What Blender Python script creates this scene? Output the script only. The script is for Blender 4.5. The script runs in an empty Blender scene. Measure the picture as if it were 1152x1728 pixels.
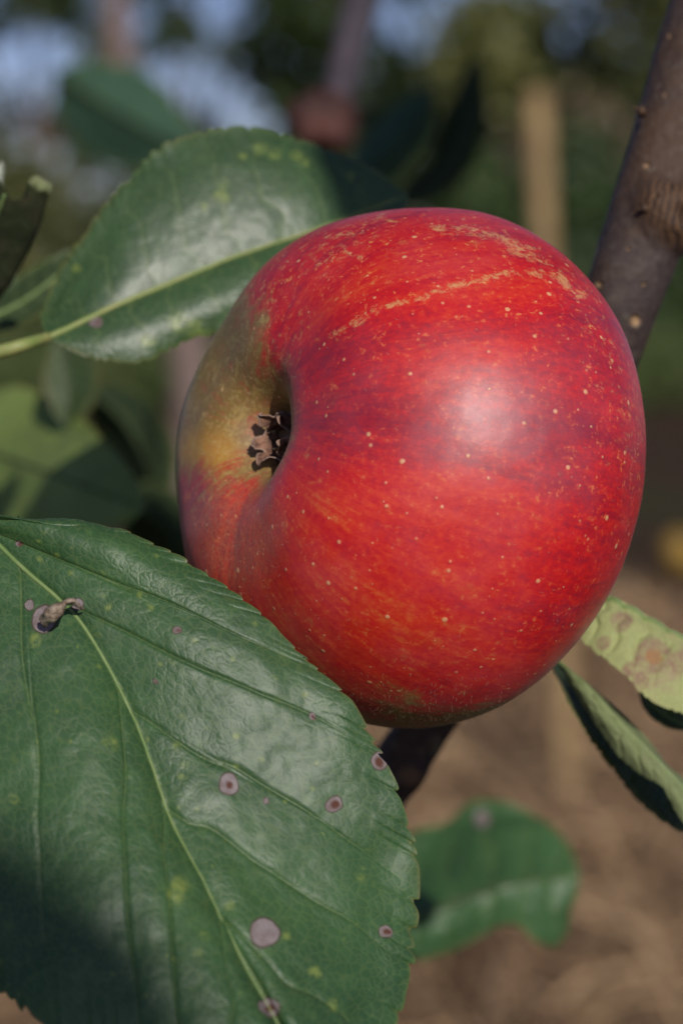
import bpy, math, random
import numpy as np
from mathutils import Vector, Matrix
R = math.radians
random.seed(7)
rng = np.random.default_rng(7)
S = bpy.context.scene
COL = S.collection

# ------------------------------------------------------------ camera
PITCH = R(7.0)
CAM = np.array([0.0, 0.0, 1.2])
FWD = np.array([0.0, math.cos(PITCH), -math.sin(PITCH)])
UP = np.array([0.0, math.sin(PITCH), math.cos(PITCH)])
RT = np.array([1.0, 0.0, 0.0])
FPX = 50.0 / 23.5 * 1728.0
cd = bpy.data.cameras.new('camera')
cam = bpy.data.objects.new('camera', cd)
COL.objects.link(cam)
S.camera = cam
cam.location = CAM
cam.rotation_euler = (math.pi / 2 - PITCH, 0, 0)
cd.sensor_fit = 'VERTICAL'
cd.sensor_height = 23.5
cd.lens = 50.0
cd.clip_start = 0.01
cd.clip_end = 1000.0
cd.dof.use_dof = True
cd.dof.focus_distance = 0.303
cd.dof.aperture_fstop = 8.8
cd.dof.aperture_blades = 0

# ------------------------------------------------------------ light
SUN = Vector((0.23, -0.82, 0.45)).normalized()      # towards the sun
W = bpy.data.worlds.new('World')
S.world = W
W.use_nodes = True
wn = W.node_tree
bg = wn.nodes['Background']
sky = wn.nodes.new('ShaderNodeTexSky')
sky.sky_type = 'NISHITA'
sky.sun_disc = False
sky.sun_elevation = math.asin(SUN.z)
sky.sun_rotation = math.atan2(SUN.x, SUN.y)
sky.air_density = 0.7
sky.dust_density = 0.3
sky.ozone_density = 3.0
tint = wn.nodes.new('ShaderNodeMix'); tint.data_type = 'RGBA'; tint.blend_type = 'MULTIPLY'
tint.inputs[0].default_value = 1.0; tint.inputs[7].default_value = (1.06, 0.90, 1.0, 1)      # thin high cloud greys the blue
wn.links.new(sky.outputs[0], tint.inputs[6]); wn.links.new(tint.outputs[2], bg.inputs[0])
bg.inputs[1].default_value = 0.08
sl = bpy.data.lights.new('sun', 'SUN')
sl.energy = 4.3
sl.angle = R(0.5)
sl.color = (1.0, 0.94, 0.86)
sun = bpy.data.objects.new('sun', sl)
COL.objects.link(sun)
sun.location = (1, -2, 4)
sun.rotation_euler = SUN.to_track_quat('Z', 'Y').to_euler()
S.view_settings.view_transform = 'Standard'
S.view_settings.look = 'None'
S.view_settings.exposure = -0.25
S.view_settings.gamma = 1.0
S.view_settings.use_curve_mapping = False
S.render.engine = 'CYCLES'
S.cycles.use_denoising = True
S.cycles.max_bounces = 8
S.cycles.sample_clamp_indirect = 6.0


# ------------------------------------------------------------ helpers
def P(px, py, d):
    """point seen at photo pixel px,py and lying d metres in front of the camera"""
    px = np.asarray(px, float); py = np.asarray(py, float); d = np.asarray(d, float)
    return CAM + d[..., None] * (FWD + RT * ((px - 576) / FPX)[..., None] + UP * ((864 - py) / FPX)[..., None])


def proj(p):
    q = np.asarray(p) - CAM
    d = q @ FWD
    return 576 + (q @ RT) / d * FPX, 864 - (q @ UP) / d * FPX, d


def _h(ix, iy, iz, seed):
    n = (ix * 374761393 + iy * 668265263 + iz * 2147483647 + seed * 974711) & 0xffffffff
    n = ((n ^ (n >> 13)) * 1274126177) & 0xffffffff
    n = n ^ (n >> 16)
    return (n & 0xffff) / 65535.0


def vnoise(p, s=1.0, seed=0):
    p = np.asarray(p, float) * s + 1000.0
    i = np.floor(p).astype(np.int64)
    f = p - i
    f = f * f * (3 - 2 * f)
    out = 0
    for a in (0, 1):
        for b in (0, 1):
            for c in (0, 1):
                w = (f[..., 0] if a else 1 - f[..., 0]) * (f[..., 1] if b else 1 - f[..., 1]) * (f[..., 2] if c else 1 - f[..., 2])
                out = out + w * _h(i[..., 0] + a, i[..., 1] + b, i[..., 2] + c, seed)
    return out * 2 - 1


def fbm(p, s=1.0, seed=0, o=3):
    return sum(vnoise(p, s * 2 ** k, seed + k) * 0.5 ** k for k in range(o)) / 1.6


def smooth(e0, e1, x):
    t = np.clip((x - e0) / (e1 - e0), 0, 1)
    return t * t * (3 - 2 * t)


def spline(pts, t):
    """Catmull-Rom through pts (n,k) at parameters t in [0,n-1]"""
    pts = np.asarray(pts, float)
    n = len(pts)
    t = np.clip(np.asarray(t, float), 0, n - 1 - 1e-9)
    i = np.floor(t).astype(int)
    f = (t - i)[:, None]
    p0 = pts[np.maximum(i - 1, 0)]; p1 = pts[i]; p2 = pts[np.minimum(i + 1, n - 1)]; p3 = pts[np.minimum(i + 2, n - 1)]
    return 0.5 * (2 * p1 + (p2 - p0) * f + (2 * p0 - 5 * p1 + 4 * p2 - p3) * f ** 2 + (3 * p1 - p0 - 3 * p2 + p3) * f ** 3)


def seg_dist(px, py, line):
    d = np.full(np.shape(px), 1e9)
    for (x0, y0), (x1, y1) in zip(line[:-1], line[1:]):
        dx, dy = x1 - x0, y1 - y0
        t = np.clip(((px - x0) * dx + (py - y0) * dy) / (dx * dx + dy * dy), 0, 1)
        d = np.minimum(d, np.hypot(px - x0 - t * dx, py - y0 - t * dy))
    return d


def mesh(name, verts, faces, mat=None, attrs=None, uv=None, shade=True):
    """verts (n,3) array, faces (m,k) array of one polygon size"""
    verts = np.asarray(verts, np.float32).reshape(-1, 3)
    faces = np.asarray(faces, np.int32)
    me = bpy.data.meshes.new(name)
    me.vertices.add(len(verts))
    me.vertices.foreach_set('co', verts.ravel())
    k = faces.shape[1]
    me.loops.add(faces.size)
    me.loops.foreach_set('vertex_index', faces.ravel())
    me.polygons.add(len(faces))
    me.polygons.foreach_set('loop_start', np.arange(0, faces.size, k, dtype=np.int32))
    me.update(calc_edges=True)
    if shade:
        me.polygons.foreach_set('use_smooth', np.ones(len(faces), bool))
    for nm, a in (attrs or {}).items():
        a = np.asarray(a, np.float32)
        if a.ndim == 1:
            at = me.attributes.new(nm, 'FLOAT', 'POINT'); at.data.foreach_set('value', a)
        else:
            at = me.attributes.new(nm, 'FLOAT_VECTOR', 'POINT'); at.data.foreach_set('vector', a.ravel())
    if mat:
        me.materials.append(mat)
    me.validate()
    return me


def grid_faces(nu, nv, wrap=False):
    i = np.arange(nu - 1)[:, None]
    j = np.arange(nv if wrap else nv - 1)[None, :]
    j2 = (j + 1) % nv
    return np.stack([i * nv + j, (i + 1) * nv + j, (i + 1) * nv + j2, i * nv + j2], -1).reshape(-1, 4)


def link(name, me, parent=None, loc=None):
    o = bpy.data.objects.new(name, me)
    COL.objects.link(o)
    if loc is not None:
        o.location = loc
    if parent:
        o.parent = parent
    return o


def tag(o, label=None, cat=None, group=None, kind=None):
    if label: o['label'] = label
    if cat: o['category'] = cat
    if group: o['group'] = group
    if kind: o['kind'] = kind
    return o


def empty(name, loc, label, cat, group=None):
    o = bpy.data.objects.new(name, None)
    COL.objects.link(o)
    o.location = loc
    o.empty_display_size = 0.01
    return tag(o, label, cat, group)


def tube(pts, rad, seg=12, n=40, noise=0.0, seed=0, cap=True):
    """pts (m,3) world, rad list (m); returns verts, faces"""
    t = np.linspace(0, len(pts) - 1, n)
    c = spline(pts, t)
    r = spline(np.asarray(rad, float)[:, None], t)[:, 0]
    tg = np.gradient(c, axis=0); tg /= np.linalg.norm(tg, axis=1)[:, None]
    ref = np.array([0.3, 0.9, 0.31]) if abs(tg[0] @ np.array([0.3, 0.9, 0.31])) < 0.8 else np.array([1.0, 0, 0])
    a = np.cross(tg, ref); a /= np.linalg.norm(a, axis=1)[:, None]
    b = np.cross(tg, a)
    ph = np.linspace(0, 2 * np.pi, seg, endpoint=False)
    dirs = a[:, None] * np.cos(ph)[None, :, None] + b[:, None] * np.sin(ph)[None, :, None]
    rr = np.repeat(r[:, None], seg, 1)
    if cap:
        rr[0] = 1e-6; rr[-1] = 1e-6
    v = c[:, None] + dirs * rr[..., None]
    if noise:
        rr = rr * (1 + noise * fbm(v, 1.0 / max(r.mean() * 1.6, 1e-6), seed, 3))
        v = c[:, None] + dirs * rr[..., None]
    return v.reshape(-1, 3), grid_faces(n, seg, True), (n, seg)


# ------------------------------------------------------------ node helper
class NT:
    def __init__(self, name):
        self.m = bpy.data.materials.new(name)
        self.m.use_nodes = True
        self.t = self.m.node_tree
        self.b = self.t.nodes['Principled BSDF']
        self.out = self.t.nodes['Material Output']

    def n(self, kind, **kw):
        nd = self.t.nodes.new('ShaderNode' + kind)
        for k, v in kw.items():
            setattr(nd, k, v)
        return nd

    def l(self, a, b):
        self.t.links.new(a, b)

    def put(self, sock, v):
        if isinstance(v, (int, float, tuple, list)):
            if isinstance(v, (tuple, list)) and len(v) == 3 and sock.type == 'RGBA':
                v = tuple(v) + (1,)
            sock.default_value = v
        else:
            self.l(v, sock)

    def attr(self, name, vec=False):
        nd = self.n('Attribute', attribute_name=name)
        return nd.outputs['Vector' if vec else 'Fac']

    def obj(self):
        return self.n('TexCoord').outputs['Object']

    def mul(self, vec, s):
        nd = self.n('Mapping'); self.put(nd.inputs['Vector'], vec)
        nd.inputs['Scale'].default_value = s if isinstance(s, tuple) else (s, s, s)
        return nd.outputs[0]

    def math(self, op, a, b=0.0, c=0.0, clamp=False):
        nd = self.n('Math', operation=op, use_clamp=clamp)
        for s, v in zip(nd.inputs, (a, b, c)):
            self.put(s, v)
        return nd.outputs[0]

    def mix(self, fac, a, b, mode='MIX'):
        nd = self.n('Mix', data_type='RGBA', blend_type=mode)
        self.put(nd.inputs[0], fac); self.put(nd.inputs[6], a); self.put(nd.inputs[7], b)
        return nd.outputs[2]

    def noise(self, vec, scale=1.0, detail=3.0, rough=0.55, dist=0.0):
        nd = self.n('TexNoise'); self.put(nd.inputs['Vector'], vec)
        nd.inputs['Scale'].default_value = scale; nd.inputs['Detail'].default_value = detail
        nd.inputs['Roughness'].default_value = rough; nd.inputs['Distortion'].default_value = dist
        return nd.outputs['Fac']

    def vor(self, vec, scale, feature='F1', out='Distance', rand=1.0):
        nd = self.n('TexVoronoi', feature=feature); self.put(nd.inputs['Vector'], vec)
        nd.inputs['Scale'].default_value = scale; nd.inputs['Randomness'].default_value = rand
        return nd.outputs[out]

    def ramp(self, fac, stops):
        nd = self.n('ValToRGB'); self.put(nd.inputs[0], fac)
        e = nd.color_ramp.elements
        while len(e) < len(stops): e.new(0.5)
        for el, (p, c) in zip(e, stops):
            el.position = p
            el.color = (c, c, c, 1) if isinstance(c, (int, float)) else tuple(c) + (1,)
        return nd.outputs[0]

    def step(self, v, a, b):
        nd = self.n('MapRange', interpolation_type='SMOOTHSTEP')
        self.put(nd.inputs[0], v)
        nd.inputs[1].default_value = a; nd.inputs[2].default_value = b
        return nd.outputs[0]

    def bump(self, h, dist, strength=1.0, normal=None):
        nd = self.n('Bump'); self.put(nd.inputs['Height'], h)
        nd.inputs['Distance'].default_value = dist; nd.inputs['Strength'].default_value = strength
        if normal is not None: self.l(normal, nd.inputs['Normal'])
        return nd.outputs[0]

    def set(self, **kw):
        for k, v in kw.items():
            self.put(self.b.inputs[k.replace('_', ' ')], v)


def leaf_mat(name, top, dark, under, rough=0.38, spec=0.5, trans=0.22, yellow=(0.20, 0.26, 0.06), blotch=0.0, net=1.0, vein=(0.16, 0.22, 0.07)):
    k = NT(name)
    o = k.obj()
    big = k.noise(k.mul(o, 45.0), 1.0, 3)
    fine = k.noise(k.mul(o, 420.0), 1.0, 4)
    uv = k.attr('luv', True)
    # fine net of veins, cells a little over a millimetre
    cell = k.vor(k.mul(uv, 1.0), 1.0, 'DISTANCE_TO_EDGE')
    cell2 = k.vor(k.mul(uv, 2.6), 1.0, 'DISTANCE_TO_EDGE')
    c = k.mix(k.step(big, 0.35, 0.7), dark, top)
    c = k.mix(k.math('MULTIPLY', k.step(fine, 0.45, 0.75), 0.35), c, tuple(x * 1.35 for x in top))
    netline = k.step(cell, 0.10, 0.0)
    c = k.mix(k.math('MULTIPLY', netline, 0.24 * net), c, vein)
    c = k.mix(k.math('MULTIPLY', k.attr('vein'), 0.42), c, vein)
    fl = k.math('MULTIPLY', k.attr('fleck'), k.step(k.noise(k.mul(o, 900.0), 1.0, 3), 0.3, 0.6))
    c = k.mix(fl, c, yellow)
    if blotch:
        bn = k.step(k.noise(k.mul(o, 150.0), 1.0, 5, 0.6, 0.5), 0.56, 0.70)
        c = k.mix(k.math('MULTIPLY', bn, blotch), c, (0.30, 0.12, 0.10))
    edge = k.attr('edge')
    c = k.mix(k.math('MULTIPLY', edge, 0.4), c, yellow)
    c = k.mix(k.math('MULTIPLY', k.math('MULTIPLY', edge, k.step(big, 0.42, 0.55)), 0.45), c, (0.16, 0.075, 0.03))
    les = k.attr('lesion')
    core = k.attr('core')
    lc = k.mix(k.step(fine, 0.3, 0.7), (0.28, 0.24, 0.245), (0.17, 0.125, 0.12))
    ring = k.math('MULTIPLY', k.step(les, 0.02, 0.35), 1.0)
    c = k.mix(ring, c, (0.055, 0.045, 0.025))
    c = k.mix(k.step(les, 0.35, 0.7), c, lc)
    c = k.mix(core, c, (0.10, 0.035, 0.022))
    geo = k.n('NewGeometry')
    uc = k.mix(k.math('MULTIPLY', netline, 0.35 * net), under, tuple(x * 0.55 for x in under))
    um = k.mix(k.math('MULTIPLY', k.attr('vein'), 0.7), uc, tuple(min(1, x * 1.25) for x in under))
    mot = k.step(k.noise(k.mul(o, 120.0), 1.0, 5, 0.65), 0.52, 0.68)
    um = k.mix(k.math('MULTIPLY', mot, 0.65 if blotch else 0.1), um, (0.33, 0.21, 0.16))
    um = k.mix(k.math('MULTIPLY', k.math('MULTIPLY', k.step(les, 0.0, 0.9), k.step(fine, 0.2, 0.55)), k.math('ADD', 0.55, k.math('MULTIPLY', netline, 0.45))), um, (0.26, 0.15, 0.115))
    um = k.mix(k.math('MULTIPLY', core, 0.7), um, (0.34, 0.17, 0.07))
    back = geo.outputs['Backfacing']
    full = k.mix(back, c, um)
    h = k.math('ADD', k.math('MULTIPLY', k.step(cell, 0.0, 0.28), 1.0), k.math('MULTIPLY', k.step(cell2, 0.0, 0.3), 0.35))
    h = k.math('ADD', h, k.math('MULTIPLY', fine, 0.5))
    h = k.math('MULTIPLY', h, k.math('ADD', 0.25, k.step(k.noise(k.mul(o, 38.0), 1.0, 3), 0.35, 0.7)))
    nrm = k.bump(h, 0.00005 * net, 0.8)
    rg = k.math('ADD', rough - 0.06, k.math('MULTIPLY', k.noise(k.mul(o, 260.0), 1.0, 3), 0.14))
    rg = k.math('ADD', rg, k.math('MULTIPLY', back, 0.35))
    rg = k.math('ADD', rg, k.math('MULTIPLY', k.step(les, 0.1, 0.5), 0.4), clamp=True)
    k.set(Base_Color=full, Roughness=rg, Specular_IOR_Level=spec, Normal=nrm)
    tr = k.n('BsdfTranslucent')
    k.put(tr.inputs['Color'], k.mix(1.0, k.mix(k.step(les, 0.2, 0.6), c, (0.1, 0.04, 0.02)), (1.9, 2.3, 0.9), 'MULTIPLY'))
    ms = k.n('MixShader')
    ms.inputs[0].default_value = trans
    k.l(k.b.outputs[0], ms.inputs[1]); k.l(tr.outputs[0], ms.inputs[2])
    k.l(ms.outputs[0], k.out.inputs['Surface'])
    return k.m


def plain_mat(name, c1, c2, scale=60.0, rough=0.6, bump=0.0003, spec=0.3, stretch=(1, 1, 1)):
    k = NT(name)
    o = k.mul(k.obj(), stretch)
    nz = k.noise(o, scale, 5, 0.6)
    k.set(Base_Color=k.mix(k.step(nz, 0.35, 0.65), c1, c2), Roughness=rough, Specular_IOR_Level=spec,
          Normal=k.bump(k.noise(o, scale * 2.5, 5), bump))
    return k.m


# ------------------------------------------------------------ leaves
def leaf_frame(mid, L, Rr, nu, nvs, cup=(0, 0), quilt=0.0, teeth=(60, 6), veins_l=(), veins_r=(), vein_w=0.05, relief=0.0002, wave=0.0, seed=1,
               spots=(), flecks=(), fleck_r=5.0, base_to_tip_teeth=True):
    mid = np.array(mid, float); L = np.array(L, float); Rr = np.array(Rr, float)
    n = len(mid)
    td = np.linspace(0, n - 1, 4000)
    M0, L0, R0 = spline(mid, td), spline(L, td), spline(Rr, td)
    stp = sum(np.linalg.norm(np.diff(q[:, :2], axis=0), axis=1) for q in (M0, L0, R0)) + 1.0
    s = np.concatenate([[0], np.cumsum(stp)]); s /= s[-1]
    t = np.interp(np.linspace(0, 1, nu), s, td)
    M, Le, Re = spline(mid, t), spline(L, t), spline(Rr, t)

    def tooth(E, sd):
        ln = np.concatenate([[0], np.cumsum(np.linalg.norm(np.diff(E[:, :2], axis=0), axis=1))])
        size, amp = teeth
        a = ln / size
        a = a + 0.35 * np.sin(a * 1.7 + sd) + 0.22 * np.sin(a * 3.1 + 2 * sd)
        f = a - np.floor(a)
        var = 0.65 + 0.5 * _h(np.floor(a).astype(np.int64), np.int64(sd * 7), np.int64(3), 5)
        g_ = np.clip(f, 0, 1) ** 1.35
        prof = np.clip(1 - np.abs(2 * g_ - 1) ** 2.6, 0, 1) ** 0.6
        env = smooth(0, 60, ln) * smooth(0, 40, ln[-1] - ln)
        return prof * amp * var * env
    tl, trr = tooth(Le, seed), tooth(Re, seed + 3)
    nv = nvs
    h = nv // 2
    vv = np.concatenate([-(1 - (np.linspace(0, 1, h, endpoint=False)) ** 1.25), [0], (1 - (np.linspace(0, 1, h, endpoint=False)) ** 1.25)[::-1]])
    vv[0] = -1; vv[-1] = 1
    nv = len(vv)
    V = np.broadcast_to(vv[None, :], (nu, nv))
    A = np.abs(V)
    side = V < 0
    E = np.where(side[..., None], Le[:, None, :], Re[:, None, :])
    base = M[:, None, :] + (E - M[:, None, :]) * A[..., None]
    dirn = E[..., :2] - M[:, None, :2]
    ln = np.linalg.norm(dirn, axis=-1)
    dirn = dirn / np.maximum(ln, 1e-3)[..., None]
    tt = np.where(side, tl[:, None], trr[:, None])
    push = tt * smooth(0.80, 1.0, A)
    push = push * smooth(0, 30, ln)
    base = base.copy()
    base[..., :2] += dirn * push[..., None]
    cupv = np.where(side, cup[0], cup[1])
    base[..., 2] -= cupv * 4 * A * (1 - A) * smooth(0, 150, ln)
    # secondary veins lie along lines of constant t
    T = np.broadcast_to(t[:, None], (nu, nv))
    dv = np.full((nu, nv), 9.0)
    ph = np.zeros((nu, nv))
    for vs, sd in ((veins_l, True), (veins_r, False)):
        if not len(vs):
            continue
        vs = np.sort(np.array(vs, float))
        wob = 0.10 * np.sin(A * 7 + seed + 2.0 * np.floor(T)) * 0.4 + 0.12 * (A ** 3) + 0.20 * (vnoise(np.stack([T * 0.9, A * 5.0, 0 * A + seed], -1), 1.0, 4)) * smooth(0, .2, A)
        d = np.min(np.abs((T - wob)[..., None] - vs), axis=-1)
        k = np.interp(T - wob, vs, np.arange(len(vs)))
        dv = np.where(side == sd, d, dv)
        ph = np.where(side == sd, k - np.floor(k), ph)
    # width of one unit of t in pixels -> vein width in pixels
    g = np.gradient(base[..., :2], axis=0); dt = np.gradient(t)[:, None]
    pxt = np.linalg.norm(g, axis=-1) / np.maximum(np.abs(dt), 1e-6)
    dpx = dv * np.minimum(pxt, 400) * 0.8
    w = vein_w * (1.15 - 0.75 * A)
    vein = np.exp(-(dpx / (w * 60)) ** 2) * smooth(1.02, 0.75, A)
    broad = np.exp(-(dpx / (w * 60 * 3.2)) ** 2) * smooth(1.0, 0.6, A)
    mdist = A * ln
    mv = np.exp(-(mdist / (vein_w * 110)) ** 2)
    W3 = P(base[..., 0], base[..., 1], base[..., 2])
    gu = np.gradient(W3, axis=0); gv = np.gradient(W3, axis=1)
    N = np.cross(gu, gv)
    N /= np.maximum(np.linalg.norm(N, axis=-1), 1e-12)[..., None]
    camdir = CAM - W3
    sgn = np.sign(np.sum(N * camdir, -1).mean())
    disp = -relief * (0.7 * vein + 1.0 * broad) * smooth(0, 60, ln) - relief * 1.2 * np.exp(-(mdist / 22.0) ** 2)
    disp += quilt * np.sin(np.pi * np.clip(ph, 0, 1)) * smooth(0.02, 0.25, A) * smooth(1.05, 0.7, A) * smooth(0, 120, ln)
    disp += wave * fbm(W3, 110.0, seed, 4)
    disp += wave * 1.4 * smooth(0.6, 1, A) * vnoise(W3, 160.0, seed + 9)
    disp *= smooth(0, 40, ln)
    W3 = W3 + N * (disp * sgn)[..., None]
    px, py = base[..., 0], base[..., 1]
    jx = px + 7 * fbm(W3, 380.0, 3, 4); jy = py + 7 * fbm(W3, 380.0, 8, 4)
    les = np.zeros((nu, nv)); core = np.zeros((nu, nv))
    for (x, y, r, cr) in spots:
        d = np.hypot(jx - x, jy - y)
        les = np.maximum(les, smooth(r * 1.15, r * 0.72, d))
        if cr:
            core = np.maximum(core, smooth(cr * 1.2, cr * 0.7, np.hypot(jx - x - 2, jy - y - 1)))
    fl = np.zeros((nu, nv))
    for (x, y, r) in flecks:
        fl = np.maximum(fl, 0.78 * smooth(r * 1.2, r * 0.3, np.hypot(jx - x, jy - y)))
    edge = np.where(A > 0.5, np.exp(-((1 - A) * ln / 3.2)), 0) * smooth(0, 40, ln)
    # relief coordinate in cells, turned along the veins
    c_u = np.cumsum(np.concatenate([[0], np.linalg.norm(np.diff(M[:, :2], axis=0), axis=1)]))[:, None] / 13.0 + 0 * V
    c_v = V * np.minimum(ln, 700) / 20.0
    qa, qb = W3 @ RT * 880, W3 @ UP * 880
    luv = np.stack([(qa + qb) * 0.95, (qa - qb) * 0.60, 0 * qa], -1)
    luv[..., 0] += 0.5 * vnoise(W3, 150.0, 5); luv[..., 1] += 0.5 * vnoise(W3, 150.0, 6)
    at = dict(vein=np.maximum(vein * 0.7, mv), edge=edge, lesion=les, core=core, fleck=fl, luv=luv.reshape(-1, 3))
    at = {kk: (a.reshape(-1) if a.ndim == 2 and kk != 'luv' else a) for kk, a in at.items()}
    F = grid_faces(nu, nv)
    if sgn > 0:
        pass
    else:
        F = F[:, ::-1]
    return W3, F, at, (M, sgn, t, nv)


def make_leaf(name, label, mat, ribmat, mid, L, Rr, nu=120, nv=60, petiole=None, pet_r=(6, 5), rib_r=(5, 1.5), group=None, flip=False, rib_lift=0.3, rib_end=0.96, part_labels=None, **kw):
    W3, F, at, (M, sgn, t, nvr) = leaf_frame(mid, L, Rr, nu, nv, **kw)
    if flip:
        F = F[:, ::-1]
    loc = W3[0, W3.shape[1] // 2].copy()
    e = empty(name, loc, label, 'leaf', group)
    blade = link('blade', mesh('blade', W3.reshape(-1, 3) - loc, F, mat, at), e)
    mi = W3.shape[1] // 2
    line = W3[:, mi]
    cut = int(len(line) * rib_end)
    idx = np.linspace(0, cut - 1, 90).astype(int)
    pts = line[idx]
    d = (pts - CAM) @ FWD
    rr = np.linspace(rib_r[0], rib_r[1], len(pts)) * d / FPX
    view = (CAM - pts); view /= np.linalg.norm(view, axis=1)[:, None]
    pts2 = pts + view * (rr * (rib_lift if rib_lift >= 0 else -0.9))[:, None]
    v, f, _ = tube(pts2, rr, 10, 180, 0.08, 3)
    link('midrib', mesh('midrib', v - loc, f, ribmat), e)
    if petiole:
        pp = np.array(petiole, float)
        pw = P(pp[:, 0], pp[:, 1], pp[:, 2])
        pw[-1] = pts2[1]
        r = np.linspace(pet_r[0], pet_r[1], len(pw)) * pp[:, 2] / FPX
        v, f, _ = tube(pw, r, 14, 50, 0.1, 4)
        link('petiole', mesh('petiole', v - loc, f, ribmat), e)
    return e


# ============================================================ SETTING
# ---- ground
def ground():
    k = NT('bare_soil')
    o = k.obj()
    a = k.noise(o, 0.55, 5)
    b = k.noise(o, 22.0, 6, 0.65)
    c = k.mix(k.step(b, 0.3, 0.7), (0.034, 0.021, 0.014), (0.10, 0.058, 0.035))
    c = k.mix(k.math('MULTIPLY', k.step(a, 0.45, 0.62), 0.65), c, (0.052, 0.060, 0.024))
    k.set(Base_Color=c, Roughness=0.95, Specular_IOR_Level=0.1, Normal=k.bump(b, 0.03))
    n = 160
    gx = np.sinh(np.linspace(-5.2, 5.2, n)) * 3.2
    X, Y = np.meshgrid(gx, gx + 6.0, indexing='ij')
    pts = np.stack([X, Y, 0 * X], -1)
    near = np.exp(-np.hypot(X, Y) / 60)
    pts[..., 2] = (0.05 * fbm(pts, 0.6, 2) + 0.02 * fbm(pts, 3.0, 4)) * near
    tag(link('ground', mesh('ground', pts.reshape(-1, 3), grid_faces(n, n), k.m)), 'brown bare orchard soil running back under the trees', kind='structure')


ground()


def blades(name, label, mat_cols, count, xr, yr, length, width, flat, seed, dens=None, cat='grass'):
    r = np.random.default_rng(seed)
    y = r.uniform(yr[0], yr[1], count)
    x = r.uniform(-1, 1, count) * (xr[0] + (y - yr[0]) / (yr[1] - yr[0]) * (xr[1] - xr[0]))
    p = np.stack([x, y, 0.02 + 0 * x], -1)
    if dens is not None:
        keep = fbm(p, dens, seed) > -0.05
        p = p[keep]
    n = len(p)
    az = r.uniform(0, 2 * np.pi, n) if flat < 0.9 else r.normal(0.6, 0.7, n)
    L = length * r.uniform(0.5, 1.3, n)
    el = np.clip(r.normal(1.3 * (1 - flat), 0.25, n), 0.03, 1.5)
    d = np.stack([np.cos(az) * np.cos(el), np.sin(az) * np.cos(el), np.sin(el)], -1)
    s = np.cross(d, r.normal(0, 1, (n, 3))); s /= np.linalg.norm(s, axis=1)[:, None]
    w = width * r.uniform(0.6, 1.4, n)
    mid = p + d * (L * 0.55)[:, None]
    end = p + d * L[:, None] - np.array([0, 0, 1]) * (L * 0.22)[:, None]
    end[:, 2] = np.maximum(end[:, 2], 0.01)
    V = np.stack([p - s * w[:, None] * .5, p + s * w[:, None] * .5, mid + s * w[:, None] * .5, mid - s * w[:, None] * .5,
                  end + s * w[:, None] * .1, end - s * w[:, None] * .1], 1).reshape(-1, 3)
    b = (np.arange(n) * 6)[:, None]
    F = np.concatenate([b + np.array([0, 1, 2, 3]), b + np.array([3, 2, 4, 5])], 0)
    tint = np.repeat(r.uniform(0, 1, n), 6)
    k = NT(name)
    k.set(Base_Color=k.ramp(k.attr('tint'), [(0, mat_cols[0]), (0.5, mat_cols[1]), (1, mat_cols[2])]), Roughness=0.75, Specular_IOR_Level=0.25)
    tag(link(name, mesh(name, V, F, k.m, {'tint': tint})), label, cat, kind='stuff')


blades('dry_straw', 'dry brown straw and dead grass lying on the soil', [(0.10, 0.060, 0.038), (0.24, 0.15, 0.085), (0.55, 0.38, 0.22)],
       26000, (0.9, 1.7), (2.6, 6.5), 0.42, 0.008, 0.72, 11)
blades('weeds', 'low green weeds growing further back between the trees', [(0.03, 0.05, 0.014), (0.05, 0.085, 0.02), (0.12, 0.12, 0.05)],
       36000, (8, 17), (16, 34), 0.5, 0.03, 0.25, 12, dens=0.12)


# ---- trees and bushes far behind
BARK_FAR = plain_mat('far_bark', (0.09, 0.06, 0.045), (0.22, 0.15, 0.12), 9.0, 0.9, 0.01)


def crown_mat(name, c1, c2, c3):
    k = NT(name)
    c = k.ramp(k.attr('tint'), [(0, c1), (0.55, c2), (1, c3)])
    k.set(Base_Color=c, Roughness=0.5, Specular_IOR_Level=0.4)
    tr = k.n('BsdfTranslucent'); k.put(tr.inputs['Color'], k.mix(1.0, c, (1.6, 1.9, 0.8), 'MULTIPLY'))
    ms = k.n('MixShader'); ms.inputs[0].default_value = 0.3
    k.l(k.b.outputs[0], ms.inputs[1]); k.l(tr.outputs[0], ms.inputs[2]); k.l(ms.outputs[0], k.out.inputs['Surface'])
    return k.m


CR = {'dark': crown_mat('dark_crown', (0.020, 0.034, 0.012), (0.038, 0.060, 0.018), (0.075, 0.11, 0.030)),
      'olive': crown_mat('olive_crown', (0.045, 0.055, 0.018), (0.11, 0.13, 0.04), (0.22, 0.21, 0.08)),
      'dry': crown_mat('dry_crown', (0.10, 0.075, 0.05), (0.20, 0.15, 0.10), (0.32, 0.25, 0.18)),
      'green': crown_mat('green_crown', (0.024, 0.045, 0.018), (0.05, 0.09, 0.03), (0.10, 0.15, 0.05))}


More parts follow.
